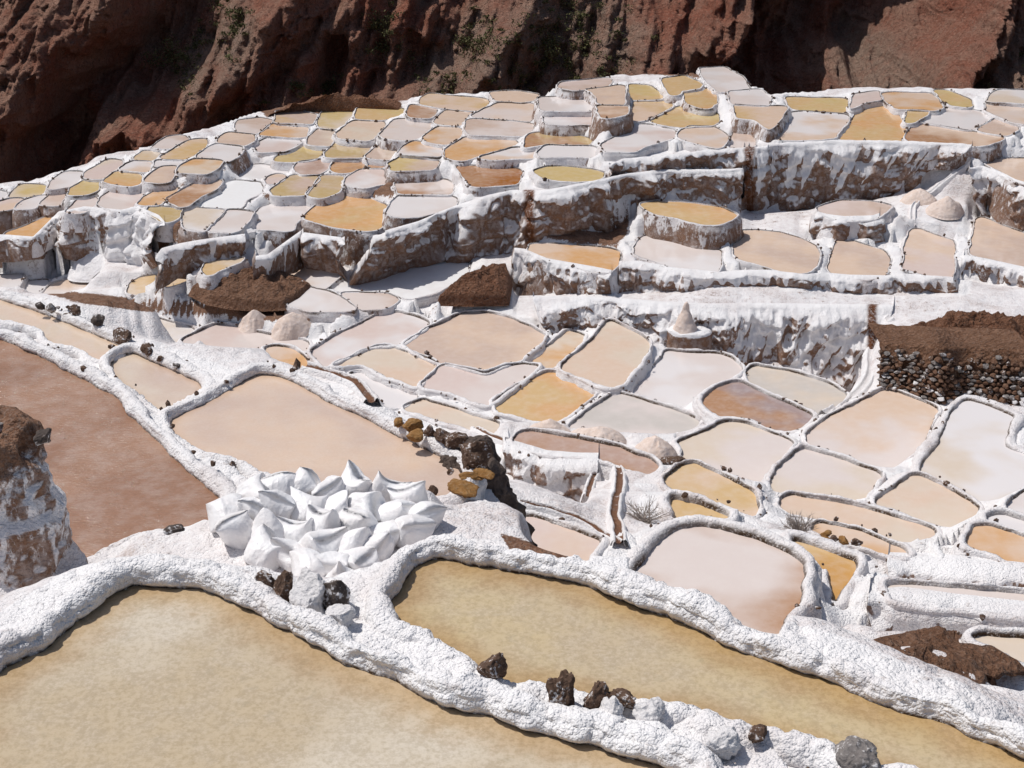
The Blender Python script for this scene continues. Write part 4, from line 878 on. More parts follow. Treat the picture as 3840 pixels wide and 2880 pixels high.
# ------------------------------------------------------------------ heaps and mounds
M_SOIL = mat_rock('brown_soil', (.17, .083, .046), (.25, .135, .083), (.32, .22, .165), 5, 0, .05)
M_SOIL2 = mat_rock('rusty_soil', (.19, .082, .043), (.28, .135, .078), (.35, .22, .16), 5, 0, .07)
M_HEAP = mat_rock('heaped_salt', (.66, .53, .45), (.72, .60, .53), (.76, .68, .64), 4, 0, .012)
M_HEAPW = mat_rock('white_salt', (.78, .76, .76), (.82, .80, .80), (.7, .66, .65), 5, 0, .012)
def mound(name, B, H, mat, amp=.06, power=1.4, n=72, m=26, seed=0, sink=.12, flat=False):
    B = resample(B, 1, True, n); c = B[:, :2].mean(0); r = np.linspace(0, 1.06, m)
    P = np.empty((n, m, 3)); P[..., :2] = c+(B[:, None, :2]-c)*r[None, :, None]
    gz = ground_z(P[..., 0], P[..., 1]); bz = np.median(B[:, 2])
    P[..., 2] = np.minimum(gz, bz+.15)*.5+.5*(B[:, None, 2]*np.minimum(r, 1)[None]+bz*(1-np.minimum(r, 1))[None])
    if flat: P[..., 2] = B[:, None, 2]*np.minimum(r, 1)[None]+bz*(1-np.minimum(r, 1))[None]; sink = .25
    s_ = P*np.array([1, 1, 1])+seed*7.7
    pf = np.clip(1-r**power, 0, 1)[None]*(1+.22*fbm(s_*1.6, 2, 5))
    P[..., 2] += H*pf+amp*fbm(s_*4.5, 4, 6)*sstep(1.05, .7, r)[None]-sink*sstep(.93, 1.06, r)[None]+.02
    return mesh_obj(name, P, np.vstack([grid_faces(n, m, True)]), mat, origin=(c[0], c[1], bz))
for i, ln in enumerate(MOUNDS.strip().splitlines()):
    name, s, H, _, mt, text, cat = ln.split('|'); B = np.array([hit(a) for a in pts(s)])
    if name in MB: B = MB[name]
    o = mound(name, B, float(H), {'soil': M_SOIL, 'soil2': M_SOIL2}[mt], .17 if name == 'earth_slope' else .10, 2.0, 110, 44, i, flat=name in ('earth_hump', 'earth_bank', 'earth_slope', 'earth_mound'))
    tag(o, text, cat)
for i, ln in enumerate(HEAPS.strip().splitlines()):
    s, text = ln.split('|'); x, y, rw_, hh = map(float, s.split(',')); p = hit((x*1.736, y*1.736)); u = upx(p)
    th = np.linspace(0, 2*np.pi, 40, endpoint=False); R = rw_*u*(1+.12*np.sin(2*th+i)+.07*np.sin(3*th+2*i))
    B = np.c_[p[0]+R*np.cos(th), p[1]+R*np.sin(th)*.9, np.full(40, p[2])]
    o = mound('salt_heap', B, hh*u*1.02, M_HEAPW if 'white' in text else M_HEAP, (.035), 1.55 if hh > 20 else 1.9, 56, 24, i+20, .05)
    tag(o, text, 'salt heap', 'raked heaps of salt')
# plinth with a cone of salt at the foot of the white slope
p = hit((1490*1.736, 762*1.736)); u = upx(p)
th = np.linspace(0, 2*np.pi, 64, endpoint=False); vv = np.array([(1.05, -.15), (1.05, 0), (1.02, .3), (1.0, .6), (.98, .85), (.93, .98), (.8, 1.02), (.4, 1.03), (0, 1.03)]); vv = resample(vv, 1, False, 28)
P = np.empty((64, 28, 3)); P[..., 0] = p[0]+48*u*vv[:, 0]*np.cos(th)[:, None]; P[..., 1] = p[1]+.25+36*u*vv[:, 0]*np.sin(th)[:, None]; P[..., 2] = p[2]+vv[:, 1]*46*u
P += .03*np.stack([fbm(P*5, 3, a) for a in (1, 2, 3)], -1)
zz = np.zeros((64, 28)); fc = np.repeat(((vv[:, 1] < .9)*.9)[None], 64, 0)
tag(mesh_obj('plinth', P, grid_faces(64, 28, True), M_CRUST, attrs=dict(earth=zz+.25*(fc > 0), wet_shade=zz, face=fc, rust=zz), origin=tuple(p)), 'round earthen plinth at the foot of the white slope, carrying a salt cone', 'plinth')
cz = p[2]+1.02*46*u; cc = (p[0]-.12, p[1]+.28)
R = 26*u; vv = resample(np.array([(1.15, -.06), (1, .03), (.6, .38), (.28, .72), (.2, .9), (.16, 1.0), (0, 1.05)]), 1, False, 22)
P = np.empty((48, 22, 3)); th = np.linspace(0, 2*np.pi, 48, endpoint=False)
P[..., 0] = cc[0]+R*vv[:, 0]*np.cos(th)[:, None]; P[..., 1] = cc[1]+R*vv[:, 0]*np.sin(th)[:, None]; P[..., 2] = cz+vv[:, 1]*58*u; P += .03*np.stack([fbm(P*5, 3, a) for a in (1, 2, 3)], -1)
tag(mesh_obj('salt_heap', P, grid_faces(48, 22, True), M_HEAP, origin=(cc[0], cc[1], cz)), 'tall pointed salt cone standing on the round plinth', 'salt heap', 'raked heaps of salt')
# ------------------------------------------------------------------ the far side of the ravine
CY0, CZ0, LEAN = 82., 14., .90
def on_cliff(x, y):      # display pixel -> (u, z) on the mean slope
    px, py = x*1.736, y*1.736
    dx = (px-1920)/F; dy = (1440-py)/F; wy = CP+dy*SP; wz = -SP+dy*CP
    t = (CY0-LEAN*CZ0+LEAN*HC)/(wy-LEAN*wz); return t*dx, HC+t*wz
zs = np.r_[np.linspace(-4, 16, 290), np.linspace(16.3, 46, 60)]
NU, NV = 760, len(zs); UW = 50.
U = np.linspace(-UW, UW, NU)[:, None]*np.ones((1, NV)); Zt = zs[None]*np.ones((NU, 1))
def seg(pl, w, h):       # spur (h>0 toward us) or hollow (h<0) along a line of display points
    q = np.array([on_cliff(*a) for a in pl]); d = np.full(U.shape, 1e9); w = w*82/3097*1.1
    for a, b in zip(q[:-1], q[1:]):
        e = b-a; L = (e*e).sum(); t = np.clip(((U-a[0])*e[0]+(Zt-a[1])*e[1])/L, 0, 1)
        d = np.minimum(d, np.hypot(U-a[0]-t*e[0], Zt-a[1]-t*e[1]))
    x = d/w; return h*np.clip(1-x, 0, 1)**1.0*(1+.5*np.clip(x, 0, 1))
C3 = np.stack([U, np.zeros_like(U), Zt], -1)
warp = .9*np.stack([fbm(C3*.22, 3, 61), fbm(C3*.22, 3, 62)], -1); Us, Zs = U.copy(), Zt.copy(); U, Zt = U+warp[..., 0]*1.1, Zt+warp[..., 1]*1.1
prot = 0
for pl, w, h in ([(-60, 330), (20, 230), (130, 120), (240, 0), (330, -120)], 85, 3.6), ([(60, 60), (130, -60)], 60, 1.6), \
    ([(170, 420), (215, 300), (330, 180), (450, 120), (560, 30), (660, -80)], 80, 3.4), ([(210, 330), (230, 250), (330, 235)], 60, 1.6), \
    ([(420, 290), (480, 170), (540, 110)], 40, 1.5), ([(520, 260), (560, 120), (640, 10), (700, -90)], 50, 1.7), ([(620, 230), (650, 120), (720, 20), (790, -80)], 60, 2.2), \
    ([(740, 240), (790, 110), (840, 10), (880, -80)], 60, 2.0), ([(860, 240), (880, 120), (960, 0)], 45, 1.6), ([(930, 240), (1010, 150), (1090, 70), (1150, -30)], 75, 3.0), \
    ([(1090, 250), (1180, 120), (1290, 10)], 110, 1.6), ([(1360, 260), (1420, 120), (1470, 30), (1520, -60)], 120, 4.6), ([(1560, 200), (1545, 90), (1565, 0)], 50, 2.2), \
    ([(2010, 260), (2050, 120), (2090, 0), (2110, -90)], 42, 3.6), ([(2100, 240), (2130, 100), (2160, -60)], 45, 3.0), ([(2170, 250), (2230, 130), (2260, 0)], 70, 3.6), \
    ([(1720, 240), (1850, 205), (1990, 205)], 70, 2.6), \
    ([(150, 330), (260, 170), (380, 60), (460, -60)], 105, -4.2), ([(100, 420), (160, 330)], 80, -2.5), ([(475, 200), (510, 80), (600, -60)], 35, -1.8), ([(720, 210), (740, 60)], 28, -1.5), \
    ([(900, 160), (920, 60)], 40, -1.5), ([(1050, 30), (1000, 90)], 30, -1.2), ([(1640, 260), (1720, 120), (1800, 40), (1850, -80)], 150, -6.), ([(1900, 180), (1960, 60)], 90, -4.):
    prot = prot+seg(pl, w, h*1.25)
U, Zt = Us, Zs
R3 = np.stack([U-.55*Zt, np.zeros_like(U), Zt*.45], -1)
prot = prot+.6*ridged(R3*.22, 5, 71)+1.15*ridged(np.stack([U-.35*Zt, U*0, Zt*.22], -1)*.62, 5, 72)+.45*fbm(C3*1.3, 5, 73)+.42*ridged(np.stack([U-.2*Zt, U*0, Zt*.4], -1)*1.8, 4, 74)+.10*ridged(C3*4.1, 2, 77)
Ys = CY0+LEAN*(Zt-CZ0)-prot*.95
P = np.stack([U, Ys, Zt+.25*fbm(C3*1.1, 3, 75)], -1)
grey = 0
for x, y, r in ((1180, 120, 170), (1050, 100, 90), (520, 60, 80), (960, 150, 60), (2150, 150, 120), (1900, 190, 120), (440, 130, 60), (1270, 60, 120)):
    a = on_cliff(x, y); grey = np.maximum(grey, sstep(r*.03, r*.012, np.hypot(U-a[0], Zt-a[1])))
t = NT('red_cliff'); gr = t.attr('grey').outputs['Fac']
n1 = t.noise(.35, 6, .62); n2 = t.noise(2.2, 6, .65); n3 = t.noise(9, 4, .6); st = t.noise(1, 5, .6, t.scale((2.6, 2.6, .5)), .4)
c = t.mix(t.ramp(n1, .35, .65), (.40, .155, .10), (.44, .25, .18)); c = t.mix(t.ramp(st, .5, .7, 0, .75), c, (.27, .125, .085))
c = t.mix(t.ramp(n2, .55, .75, 0, .6), c, (.46, .33, .26)); c = t.mix(t.math('MULTIPLY', gr, t.ramp(n2, .25, .6, .25, .8)), c, (.40, .29, .225))
c = t.mix(t.ramp(n3, .54, .70, 0, .55), c, (.50, .36, .28)); c = t.mix(t.ramp(n3, .44, .34, 0, .6), c, (.11, .05, .036))
nb = t.bump(n3, .35, .9); nb = t.bump(n2, 1.1, .9, nb)
cl = mesh_obj('cliff', P, grid_faces(NU, NV), t.done(c, .95, nb, .1), attrs=dict(grey=grey)); cl['kind'] = 'structure'
# scrub on the cliff
def cliff_pt(x, y):
    a = on_cliff(x, y); i = int(np.clip((a[0]+UW)/(2*UW)*(NU-1), 0, NU-1)); j = int(np.argmin(np.abs(zs-a[1]))); return P[i, j]
t = NT('scrub_leaf'); n1 = t.noise(1.2, 3); rnd = t.geo.outputs['Random Per Island']
M_LEAF = t.done(t.mix(rnd, (.055, .060, .022), (.15, .135, .055)), .8, None, .2)
def leaves(cen, n, spread, size, rng):
    q = cen+rng.normal(0, 1, (n, 3))*np.array(spread); V, Fc = [], []
    a = rng.normal(0, 1, (n, 3)); a /= np.linalg.norm(a, axis=1)[:, None]; b = np.cross(a, rng.normal(0, 1, (n, 3))); b /= np.linalg.norm(b, axis=1)[:, None]
    s_ = size*rng.uniform(.5, 1.2, n)[:, None]
    V = np.stack([q-a*s_, q+b*s_*.45, q+a*s_, q-b*s_*.45], 1).reshape(-1, 3)
    return V, np.arange(4*n).reshape(n, 4)
allV, allF, nv = [], [], 0
for x, y, rx, ry, n in ((1190, 110, 130, 90, 60), (1250, 30, 120, 60, 40), (1060, 60, 60, 60, 22), (840, 70, 35, 60, 22), (2170, 150, 60, 50, 40), (520, 40, 50, 40, 30), (980, 170, 60, 40, 20), (420, 130, 40, 40, 25), (700, 190, 60, 40, 18)):
    for _ in range(n):
        ce = cliff_pt(x+RNG.normal()*rx*.6, y+RNG.normal()*ry*.6)+np.array([0, -.15, .15]); r = RNG.uniform(.12, .38)
        V, Fc = leaves(ce, 40, (r*.7, r*.5, r*.36), .085, RNG); allV.append(V); allF.append(Fc+nv); nv += len(V)
o = mesh_obj('scrub', np.vstack(allV), np.vstack(allF), M_LEAF, smooth=False); o['kind'] = 'stuff'; tag(o, 'sparse dark green scrub scattered over the red cliff', 'scrub')
for (x, y, r, text) in ((365, 140, 1.1, 'green bush clinging to the cliff spur at upper left'), (835, 85, 1.3, 'dark green bush in the cliff gully left of the middle'), (1035, 80, .8, 'small yellow-green bush beside the pale diagonal cliff ridge'),
                        (1190, 95, 1.0, 'bright green bush in the scrubby middle of the cliff'), (2190, 130, 1.0, 'yellow-green bush at the right edge of the cliff')):
    ce = cliff_pt(x, y)+np.array([0, -.3, .3]); root = empty('shrub', tuple(ce-np.array([0, 0, .5]))); tag(root, text, 'shrub', 'bushes on the cliff')
    parts = [leaves(ce+RNG.normal(0, 1, 3)*np.array([r*.5, r*.3, r*.35]), 70, (r*.26, r*.2, r*.16), .085, RNG) for _ in range(9)]
    nv = 0; V, Fc = [], []
    for a, b in parts: V.append(a); Fc.append(b+nv); nv += len(a)
    mesh_obj('foliage', np.vstack(V), np.vstack(Fc), M_LEAF, root, smooth=False)
    st = []
    sv, sf = [], []
    for kk in range(6):
        e = ce+RNG.normal(0, 1, 3)*np.array([r*.5, r*.3, r*.3]); b0 = ce-np.array([0, -.2, .6]); b_ = len(sv)*1
        base = len(sv); 
        for pnt, rr in ((b0, .05), (e, .015)):
            for a in range(3): sv.append(pnt+rr*np.array([math.cos(a*2.1), math.sin(a*2.1), 0]))
        for a in range(3): sf.append([base+a, base+(a+1) % 3, base+3+(a+1) % 3, base+3+a])
    mesh_obj('stem', np.array(sv), sf, M_SOIL, root)
# ------------------------------------------------------------------ stones
def ico(sub):
    bm = bmesh.new(); bmesh.ops.create_icosphere(bm, subdivisions=sub, radius=1); V = np.array([v.co[:] for v in bm.verts]); Fc = [[v.index for v in f.verts] for f in bm.faces]; bm.free(); return V, Fc
ICO = {k: ico(k) for k in (1, 2, 3, 4, 5)}
def rock_shape(size, seed, sub=4, cuts=7, rough=.16, pit=.0):
    V, Fc = ICO[sub]; V = V.copy(); r = np.random.default_rng(seed)
    for _ in range(cuts):
        n = r.normal(0, 1, 3); n /= np.linalg.norm(n); d = r.uniform(.45, .85); s_ = V@n-d; V -= np.clip(s_, 0, None)[:, None]*n*.92
    V *= 1+rough*fbm(V*1.7+seed, 4, seed)[:, None]-pit*nodules(V*4+seed, seed)[:, None]
    V *= 1+.05*vnoise(V*9+seed, 3)[:, None]
    return V*np.asarray(size), Fc
BROWN = mat_rock('brown_rock', (.085, .05, .034), (.14, .085, .058), (.24, .165, .12), 9, .14, .010)
OCHRE = mat_rock('ochre_rock', (.22, .105, .03), (.30, .16, .055), (.33, .22, .13), 7, 0, .010)
DARK = mat_rock('dark_rock', (.055, .043, .038), (.11, .085, .073), (.18, .14, .12), 7, .14, .010)
RUSTY = mat_rock('rusty_rock', (.11, .055, .033), (.18, .10, .064), (.26, .18, .13), 9, 0, .010)
SALTED = mat_rock('salted_rock', (.34, .32, .31), (.48, .455, .45), (.60, .58, .575), 11, 1.1, .010)
GREY = mat_rock('grey_rock', (.17, .15, .14), (.25, .225, .21), (.34, .31, .29), 8, .15, .010)
def rock(x, y, sz, mat, text, h=None, asp=(1, 1, 1), dz=0., seed=None, sub=4, cuts=7, pit=0., cat='stone', grp=None, name='stone'):
    p = hit((x*1.736, y*1.736)) if h is None else np.append(rays((x*1.736, y*1.736))*h, HC-h)
    r = sz*.5*upx(p)*(1.25 if grp == B1G else 1); seed = seed if seed is not None else int(x*7+y)
    V, Fc = rock_shape(np.array(asp)*r, seed, sub, 3 if mat is SALTED else cuts, .18, .14 if mat is SALTED else pit); V[:, 2] += r*asp[2]*.22+dz
    a = random.Random(seed).uniform(0, 6.28); V[:, :2] = V[:, :2]@np.array([[math.cos(a), -math.sin(a)], [math.sin(a), math.cos(a)]])
    o = mesh_obj(name, V+p, Fc, mat, origin=tuple(p)); return tag(o, text, cat, grp)
B1G, LG, CG = 'stones on the foreground bank', 'rocks along the left bank', 'rocks on the central bank'
h = 5.86
rock(573, 1262, 50, BROWN, 'small brown pitted stone, leftmost of the cluster before the sacks', h, (1, .9, .9), grp=B1G, pit=.12, sub=5)
rock(617, 1275, 52, BROWN, 'brown egg-shaped stone, second in the cluster before the sacks', h, (.85, .8, 1.3), grp=B1G, pit=.1, sub=5)
rock(668, 1292, 80, SALTED, 'pale salt-coated stone in the cluster before the sacks', h, (1.1, .8, .95), grp=B1G, sub=5)
rock(722, 1292, 58, DARK, 'blackish stone, rightmost upright one of the cluster before the sacks', h, (.8, .8, 1.5), grp=B1G, sub=5)
rock(736, 1335, 62, SALTED, 'rounded salt-crusted lump right under the blackish stone', h, (1, .9, .75), grp=B1G, sub=5)
rock(1062, 1450, 66, BROWN, 'single angular brown stone on the foreground bank', h, (1, .8, 1), grp=B1G, sub=5, cuts=11)
rock(1214, 1515, 76, BROWN, 'tallest crumbly brown stone of the foreground row', h, (.9, .8, 1.35), grp=B1G, sub=5, pit=.16)
rock(1288, 1518, 66, BROWN, 'jagged reddish-brown stone in the middle of the foreground row', h, (1.1, .8, 1), grp=B1G, sub=5, pit=.18)
rock(1345, 1520, 52, BROWN, 'low brown stone at the right end of the foreground row', h, (1.3, .8, .8), grp=B1G, sub=5, pit=.14)
rock(1318, 1548, 62, SALTED, 'frosted grey stone just below the foreground row', h, (1, .8, 1.1), grp=B1G, sub=5)
rock(1402, 1548, 66, SALTED, 'salt-capped round stone right of the foreground row', h, (1, .9, .9), grp=B1G, sub=5)
rock(1850, 1655, 88, GREY, 'smooth grey cobble at the bottom edge', h, (1, .9, .7), grp=B1G, sub=5, cuts=4)
rock(1640, 1588, 40, BROWN, 'small brown stone half buried in the bank near the bottom edge', h, (1.3, .8, .6), grp=B1G)
rock(1560, 1612, 70, SALTED, 'big knobbly salt-covered lump on the bank, lower right', h, (1.1, .9, .8), grp=B1G, sub=5)
rock(376, 1146, 26, DARK, 'black stone on the crest of the near left bank', 5.9, (1.4, .9, .7), grp=B1G)
for x, y, s, m, t_ in ((88, 662, 22, DARK, 'dark stone nearest the left edge on the rocky bank'), (112, 668, 26, GREY, 'grey stone second from the left edge on the rocky bank'), (163, 674, 32, BROWN, 'rounded brown stone on the left rocky bank'),
                       (212, 697, 36, DARK, 'dark pair-sized stone on the left rocky bank'), (265, 735, 52, BROWN, 'largest clumped brown rock of the left rocky bank'), (322, 762, 44, BROWN, 'oval brown rock of the left rocky bank'),
                       (354, 775, 34, BROWN, 'brown rock right of the oval one on the left bank'), (382, 792, 24, DARK, 'small dark rock at the right end of the left rocky bank')):
    rock(x, y, s, m, t_, 7.68, (1, .9, .85), grp=LG, pit=.08)
hb = 7.42
for x, y, s, m, a, t_ in ((862, 912, 30, OCHRE, (1.4, .8, .6), 'flat ochre stone at the left start of the central rocks'), (892, 925, 46, OCHRE, (1.1, .9, .7), 'ochre stone with a white cap on the central bank'), (900, 945, 40, OCHRE, (1.2, .9, .7), 'lower ochre stone of the central rocks'),
                          (928, 935, 34, BROWN, (1, .9, .9), 'small brown stone behind the ochre ones, central bank'), (958, 945, 44, BROWN, (1.1, .9, .8), 'brown stone in the middle of the central rocks'), (985, 955, 46, BROWN, (1.2, .9, .8), 'pinkish-brown stone beside the big one, central bank'),
                          (1022, 985, 78, BROWN, (1.1, .9, .95), 'biggest brown boulder of the central bank'), (1048, 1028, 46, OCHRE, (1.3, .8, .6), 'ochre slab under the biggest central boulder'), (1020, 1030, 40, OCHRE, (1.5, .9, .5), 'flat ochre plate by the water, central bank'),
                          (1003, 1062, 62, OCHRE, (1.4, .9, .55), 'large flat ochre stone at the corner of the smooth pond'), (935, 1062, 26, BROWN, (.9, .8, 1), 'cubic brown stone at the edge of the smooth pond'), (972, 1020, 18, BROWN, (1, .9, .9), 'tiny brown stone standing in the smooth pond')):
    rock(x, y, s, m, t_, hb if y < 1000 else 7.5, a, grp=CG, sub=5 if s > 40 else 4, cuts=9)
for x, y, s, m, t_ in ((1450, 1000, 46, BROWN, 'dark brown rock beside the peaked salt heap'), (1770, 975, 14, BROWN, 'tiny brown stone on a beaded rim right of centre'), (2195, 1105, 24, GREY, 'grey stone on the rim at the right edge'),
                       (2418-400, 1262, 30, BROWN, 'brown stone on the white bank lower right'), (1910, 1352, 40, OCHRE, 'ochre clod on top of the rough dark bank'), (1668, 1444, 24, GREY, 'grey stone lying on the long foreground salt bank'),
                       (1755, 1436, 54, BROWN, 'brown clod fallen at the foot of the round pond rim'), (1645, 1398, 34, BROWN, 'flat brown clod under the tapering white rim')):
    rock(x, y, s, m, t_, None, (1.3, .9, .7), dz=.02)
for i, (x, y) in enumerate(((1068, 318), (1112, 347), (1178, 352), (1242, 362), (1062, 352))):
    X, Y = (2400+.651*x)/1.736, (1800+.651*y)/1.736
    rock(X, Y, 24, BROWN if i % 2 else OCHRE, ('first', 'second', 'third', 'fourth', 'fifth')[[0, 2, 3, 4, 1][i]]+' brown clod along the rim right of the dry bush', 10.72, (1.3, .9, .7), grp='clods beside the dry bush')

# big outcrops
def outcrop(name, base, rx, ry, H, mat, text, lean=(0, 0), seed=0, flat=.25, crust=False, n=190, m=120, amp=.1):
    th = np.linspace(0, 2*np.pi, n, endpoint=False); v = np.linspace(0, 1, m)
    tp_ = .36 if crust else .28
    pr = np.where(v < .8, 1-tp_*(v/.8)**1.1, (1-tp_)*np.sqrt(np.clip(1-((v-.8)/.2)**2, 0, 1))); z = np.where(v < .8, v/.8*(1-flat*.4), 1-flat*.4+flat*.4*np.sin((v-.8)/.2*np.pi/2))
    sq = (np.abs(np.cos(th))**3+np.abs(np.sin(th))**3)**(-1/3.)
    P = np.empty((n, m, 3)); P[..., 0] = base[0]+rx*pr*(np.cos(th)*sq)[:, None]+lean[0]*z*H; P[..., 1] = base[1]+ry*pr*(np.sin(th)*sq)[:, None]+lean[1]*z*H; P[..., 2] = base[2]-.3+z*(H+.3)
    N = grid_normals(P, True); cen = P.mean((0, 1)); N *= np.where(((P-cen)*N).sum(-1) < 0, -1, 1)[..., None]
    d = amp*(1.3*fbm(P*2.2+seed, 4, seed)+.8*ridged(P*np.array([3, 3, 1.6])+seed, 3, seed+2)+.35*(nodules(P*6, seed)-.5)+.30*fbm(P*9, 4, seed+4)+.16*(nodules(P*15, seed+6)-.4))
    P = P+N*d[..., None]
    at = None
    if crust:
        zn = (P[..., 2]-base[2])/H; at = dict(earth=.75*sstep(.62, .95, zn), wet_shade=zn*0, face=np.full(zn.shape, .58), rust=zn*0, tread=zn*0+.6)
    return tag(mesh_obj(name, P, grid_faces(n, m, True), mat, origin=tuple(base), attrs=at), text, 'rock')
t = NT('crusted_boulder'); n1 = t.noise(2.4, 6, .65); n2 = t.noise(11, 5, .6); st = t.noise(1, 5, .6, t.scale((9, 9, 2.2)), .3)
c = t.mix(t.ramp(st, .42, .6), (.42, .37, .35), (.22, .175, .155)); c = t.mix(t.ramp(n1, .47, .6, 0, .92), c, (.10, .055, .034)); c = t.mix(t.ramp(n2, .6, .7, 0, .7), c, (.06, .04, .032))
nb = t.bump(n2, .05, .9); nb = t.bump(n1, .15, .7, nb); M_BOULD = t.done(c, .9, nb, .2)
b = rays((10*1.736, 1285*1.736))*7.1
outcrop('boulder', np.array([b[0]-.02, b[1]+.15, HC-7.15]), .64, .5, 1.60, M_CRUST, 'tall salt-stained boulder at the left edge before the reddish pond', (-.04, .05), 5, crust=True, amp=.085)
p_ = rays((30*1.736, 945*1.736))*5.75
for dx, s, m, t_ in ((30, 52, BROWN, 'brown stone lying on top of the tall boulder'), (92, 40, DARK, 'dark slab on the right shoulder of the tall boulder'), (-8, 46, GREY, 'grey stone at the left edge on top of the boulder')):
    rock(dx, 940 if dx != 92 else 948, s, m, t_, 5.62, (1.2, .9, .9), sub=5)
b = rays((1075*1.736, 1150*1.736))*9.0
t = NT('dark_face'); n1 = t.noise(3, 6, .7); n2 = t.noise(14, 5, .6); v1 = t.voro(5)
c = t.mix(t.ramp(n1, .35, .65), (.085, .062, .052), (.16, .12, .10)); c = t.mix(t.ramp(n2, .55, .72, 0, .6), c, (.26, .21, .18)); nb = t.bump(n2, .05, .9); nb = t.bump(t.math('ADD', n1, v1), .22, .8, nb)
M_FACE = t.done(c, .9, nb, .2)
bx = rays((1062*1.736, 1165*1.736))*8.75
outcrop('rock_outcrop', np.array([bx[0], bx[1]-.1, HC-8.8]), .40, .5, 1.22, M_FACE, 'dark rock bluff ending the central bank right of the sacks', (-.30, .05), 9, .3, amp=.10)

# ------------------------------------------------------------------ white sacks
t = NT('white_sack'); v = t.n('ShaderNodeTexWave'); v.inputs['Scale'].default_value = 40; t.l(t.pos, v.inputs['Vector']); n1 = t.noise(5, 4); n2 = t.noise(18, 4, .6)
M_SACK = t.done(t.mix(t.ramp(n1, .35, .7), (.88, .87, .87), (.80, .77, .76)), .42, t.bump(t.math('ADD', n2, t.math('MULTIPLY', n1, 2.)), .012, .9), .45)
SACKS = [(548, 1078, 'at the far left corner of the pile'), (602, 1070, 'second from the left in the back row'), (655, 1062, 'with a blunt upright top in the back row'), (712, 1066, 'fourth from the left in the back row'), (772, 1060, 'with a raised pointed corner in the back row'), (832, 1070, 'sixth from the left in the back row'), (884, 1082, 'slumped at the right end of the back row'),
 (490, 1122, 'leftmost of all, overhanging the reddish pond'), (545, 1118, 'second from the left in the second row'), (606, 1112, 'third from the left in the second row'), (668, 1108, 'in the middle of the second row'), (730, 1106, 'fifth from the left in the second row'), (794, 1106, 'sixth from the left in the second row'), (856, 1116, 'seventh from the left in the second row'), (918, 1124, 'rightmost of the second row by the salt bank'),
 (520, 1162, 'leftmost of the third row above the bank'), (584, 1164, 'second from the left in the third row'), (645, 1158, 'third from the left in the third row'), (706, 1150, 'in the heart of the pile'), (768, 1150, 'fifth from the left in the third row'), (830, 1156, 'sixth from the left in the third row'), (892, 1158, 'flat one, rightmost of the third row'),
 (575, 1202, 'leftmost of the fourth row just behind the bank'), (632, 1206, 'second from the left in the fourth row'), (692, 1198, 'third from the left in the fourth row'), (752, 1194, 'fourth from the left in the fourth row'), (812, 1192, 'rightmost of the fourth row beside the curved bank'),
 (668, 1244, 'left one of the front three'), (724, 1238, 'middle one of the front three'), (782, 1230, 'right one of the front three'), (742, 1274, 'lowest, wedged in the bank corner behind the dark stone')]
hs_ = LEVELS['p4']['h']
for i, (x, y, t_) in enumerate(SACKS):
    rr = np.random.default_rng(100+i); p = np.append(rays((x*1.736, (y+14)*1.736))*hs_, HC-hs_)
    n = 44; g_ = np.linspace(-1, 1, n); gx, gy = np.meshgrid(g_, g_, indexing='ij')
    W_, H_, T_ = .36*rr.uniform(.9, 1.15), .42*rr.uniform(.9, 1.15), .29*rr.uniform(.85, 1.15)
    sides = []
    for sg_ in (1, -1):
        th_ = T_*np.clip((1-gx**2)*(1-gy**2), 0, 1)**.40*(1.12-.22*gy)           # fuller towards the bottom
        X = gx*W_/2*(1-.13*(1-gy**2)*(np.abs(gx)**2))*(1+.03*(gx**4)*(gy**4)); Z = gy*H_/2*(1-.12*(1-gx**2)*np.abs(gy)**2)*(1+.03*(gx**4)*(gy**4))
        soft = 1-gx**2*gy**2*np.where(gy < 0, .14, .06 if i % 3 else 0.); X, Z = X*soft, Z*soft                     # rounded bottom corners, pinched top ones
        Q = np.stack([X, sg_*th_*.5, Z], -1)
        cr_ = (1-np.clip((1-gx**2)*(1-gy**2), 0, 1)**.5)
        Q[..., 1] += sg_*(.011*ridged(np.stack([X*9+i, Z*4, X*0+sg_], -1), 3, i+3)+.03*cr_*vnoise(np.stack([X*7, Z*7, X*0+i], -1), 4))*np.clip(th_/T_*3, 0, 1)
        Q[..., 1] += .05*vnoise(np.stack([X*3, Z*3, X*0+i*5.], -1), 9)
        sides.append(Q)
    P = np.concatenate([sides[0], sides[1][:, ::-1]], 1)
    P[..., 2] += .07*(np.clip(P[..., 2]/H_*2, 0, 1)**2)*np.sin(4*P[..., 0]/W_+i)      # sagging top edge
    M = Matrix.Rotation(rr.uniform(-1.3, 1.3), 3, 'Z') @ Matrix.Rotation(rr.normal()*.55, 3, 'X') @ Matrix.Rotation(rr.normal()*.45, 3, 'Y')
    P = P@np.array(M).T; P[..., 2] = P[..., 2]*.84+.14-.02*(i % 3); n, m = n, 2*n-1
    o = mesh_obj('salt_sack', P+p, grid_faces(n, m+1), M_SACK, origin=tuple(p)); tag(o, 'white sack of salt '+t_, 'sack', 'white sacks piled on the bank')

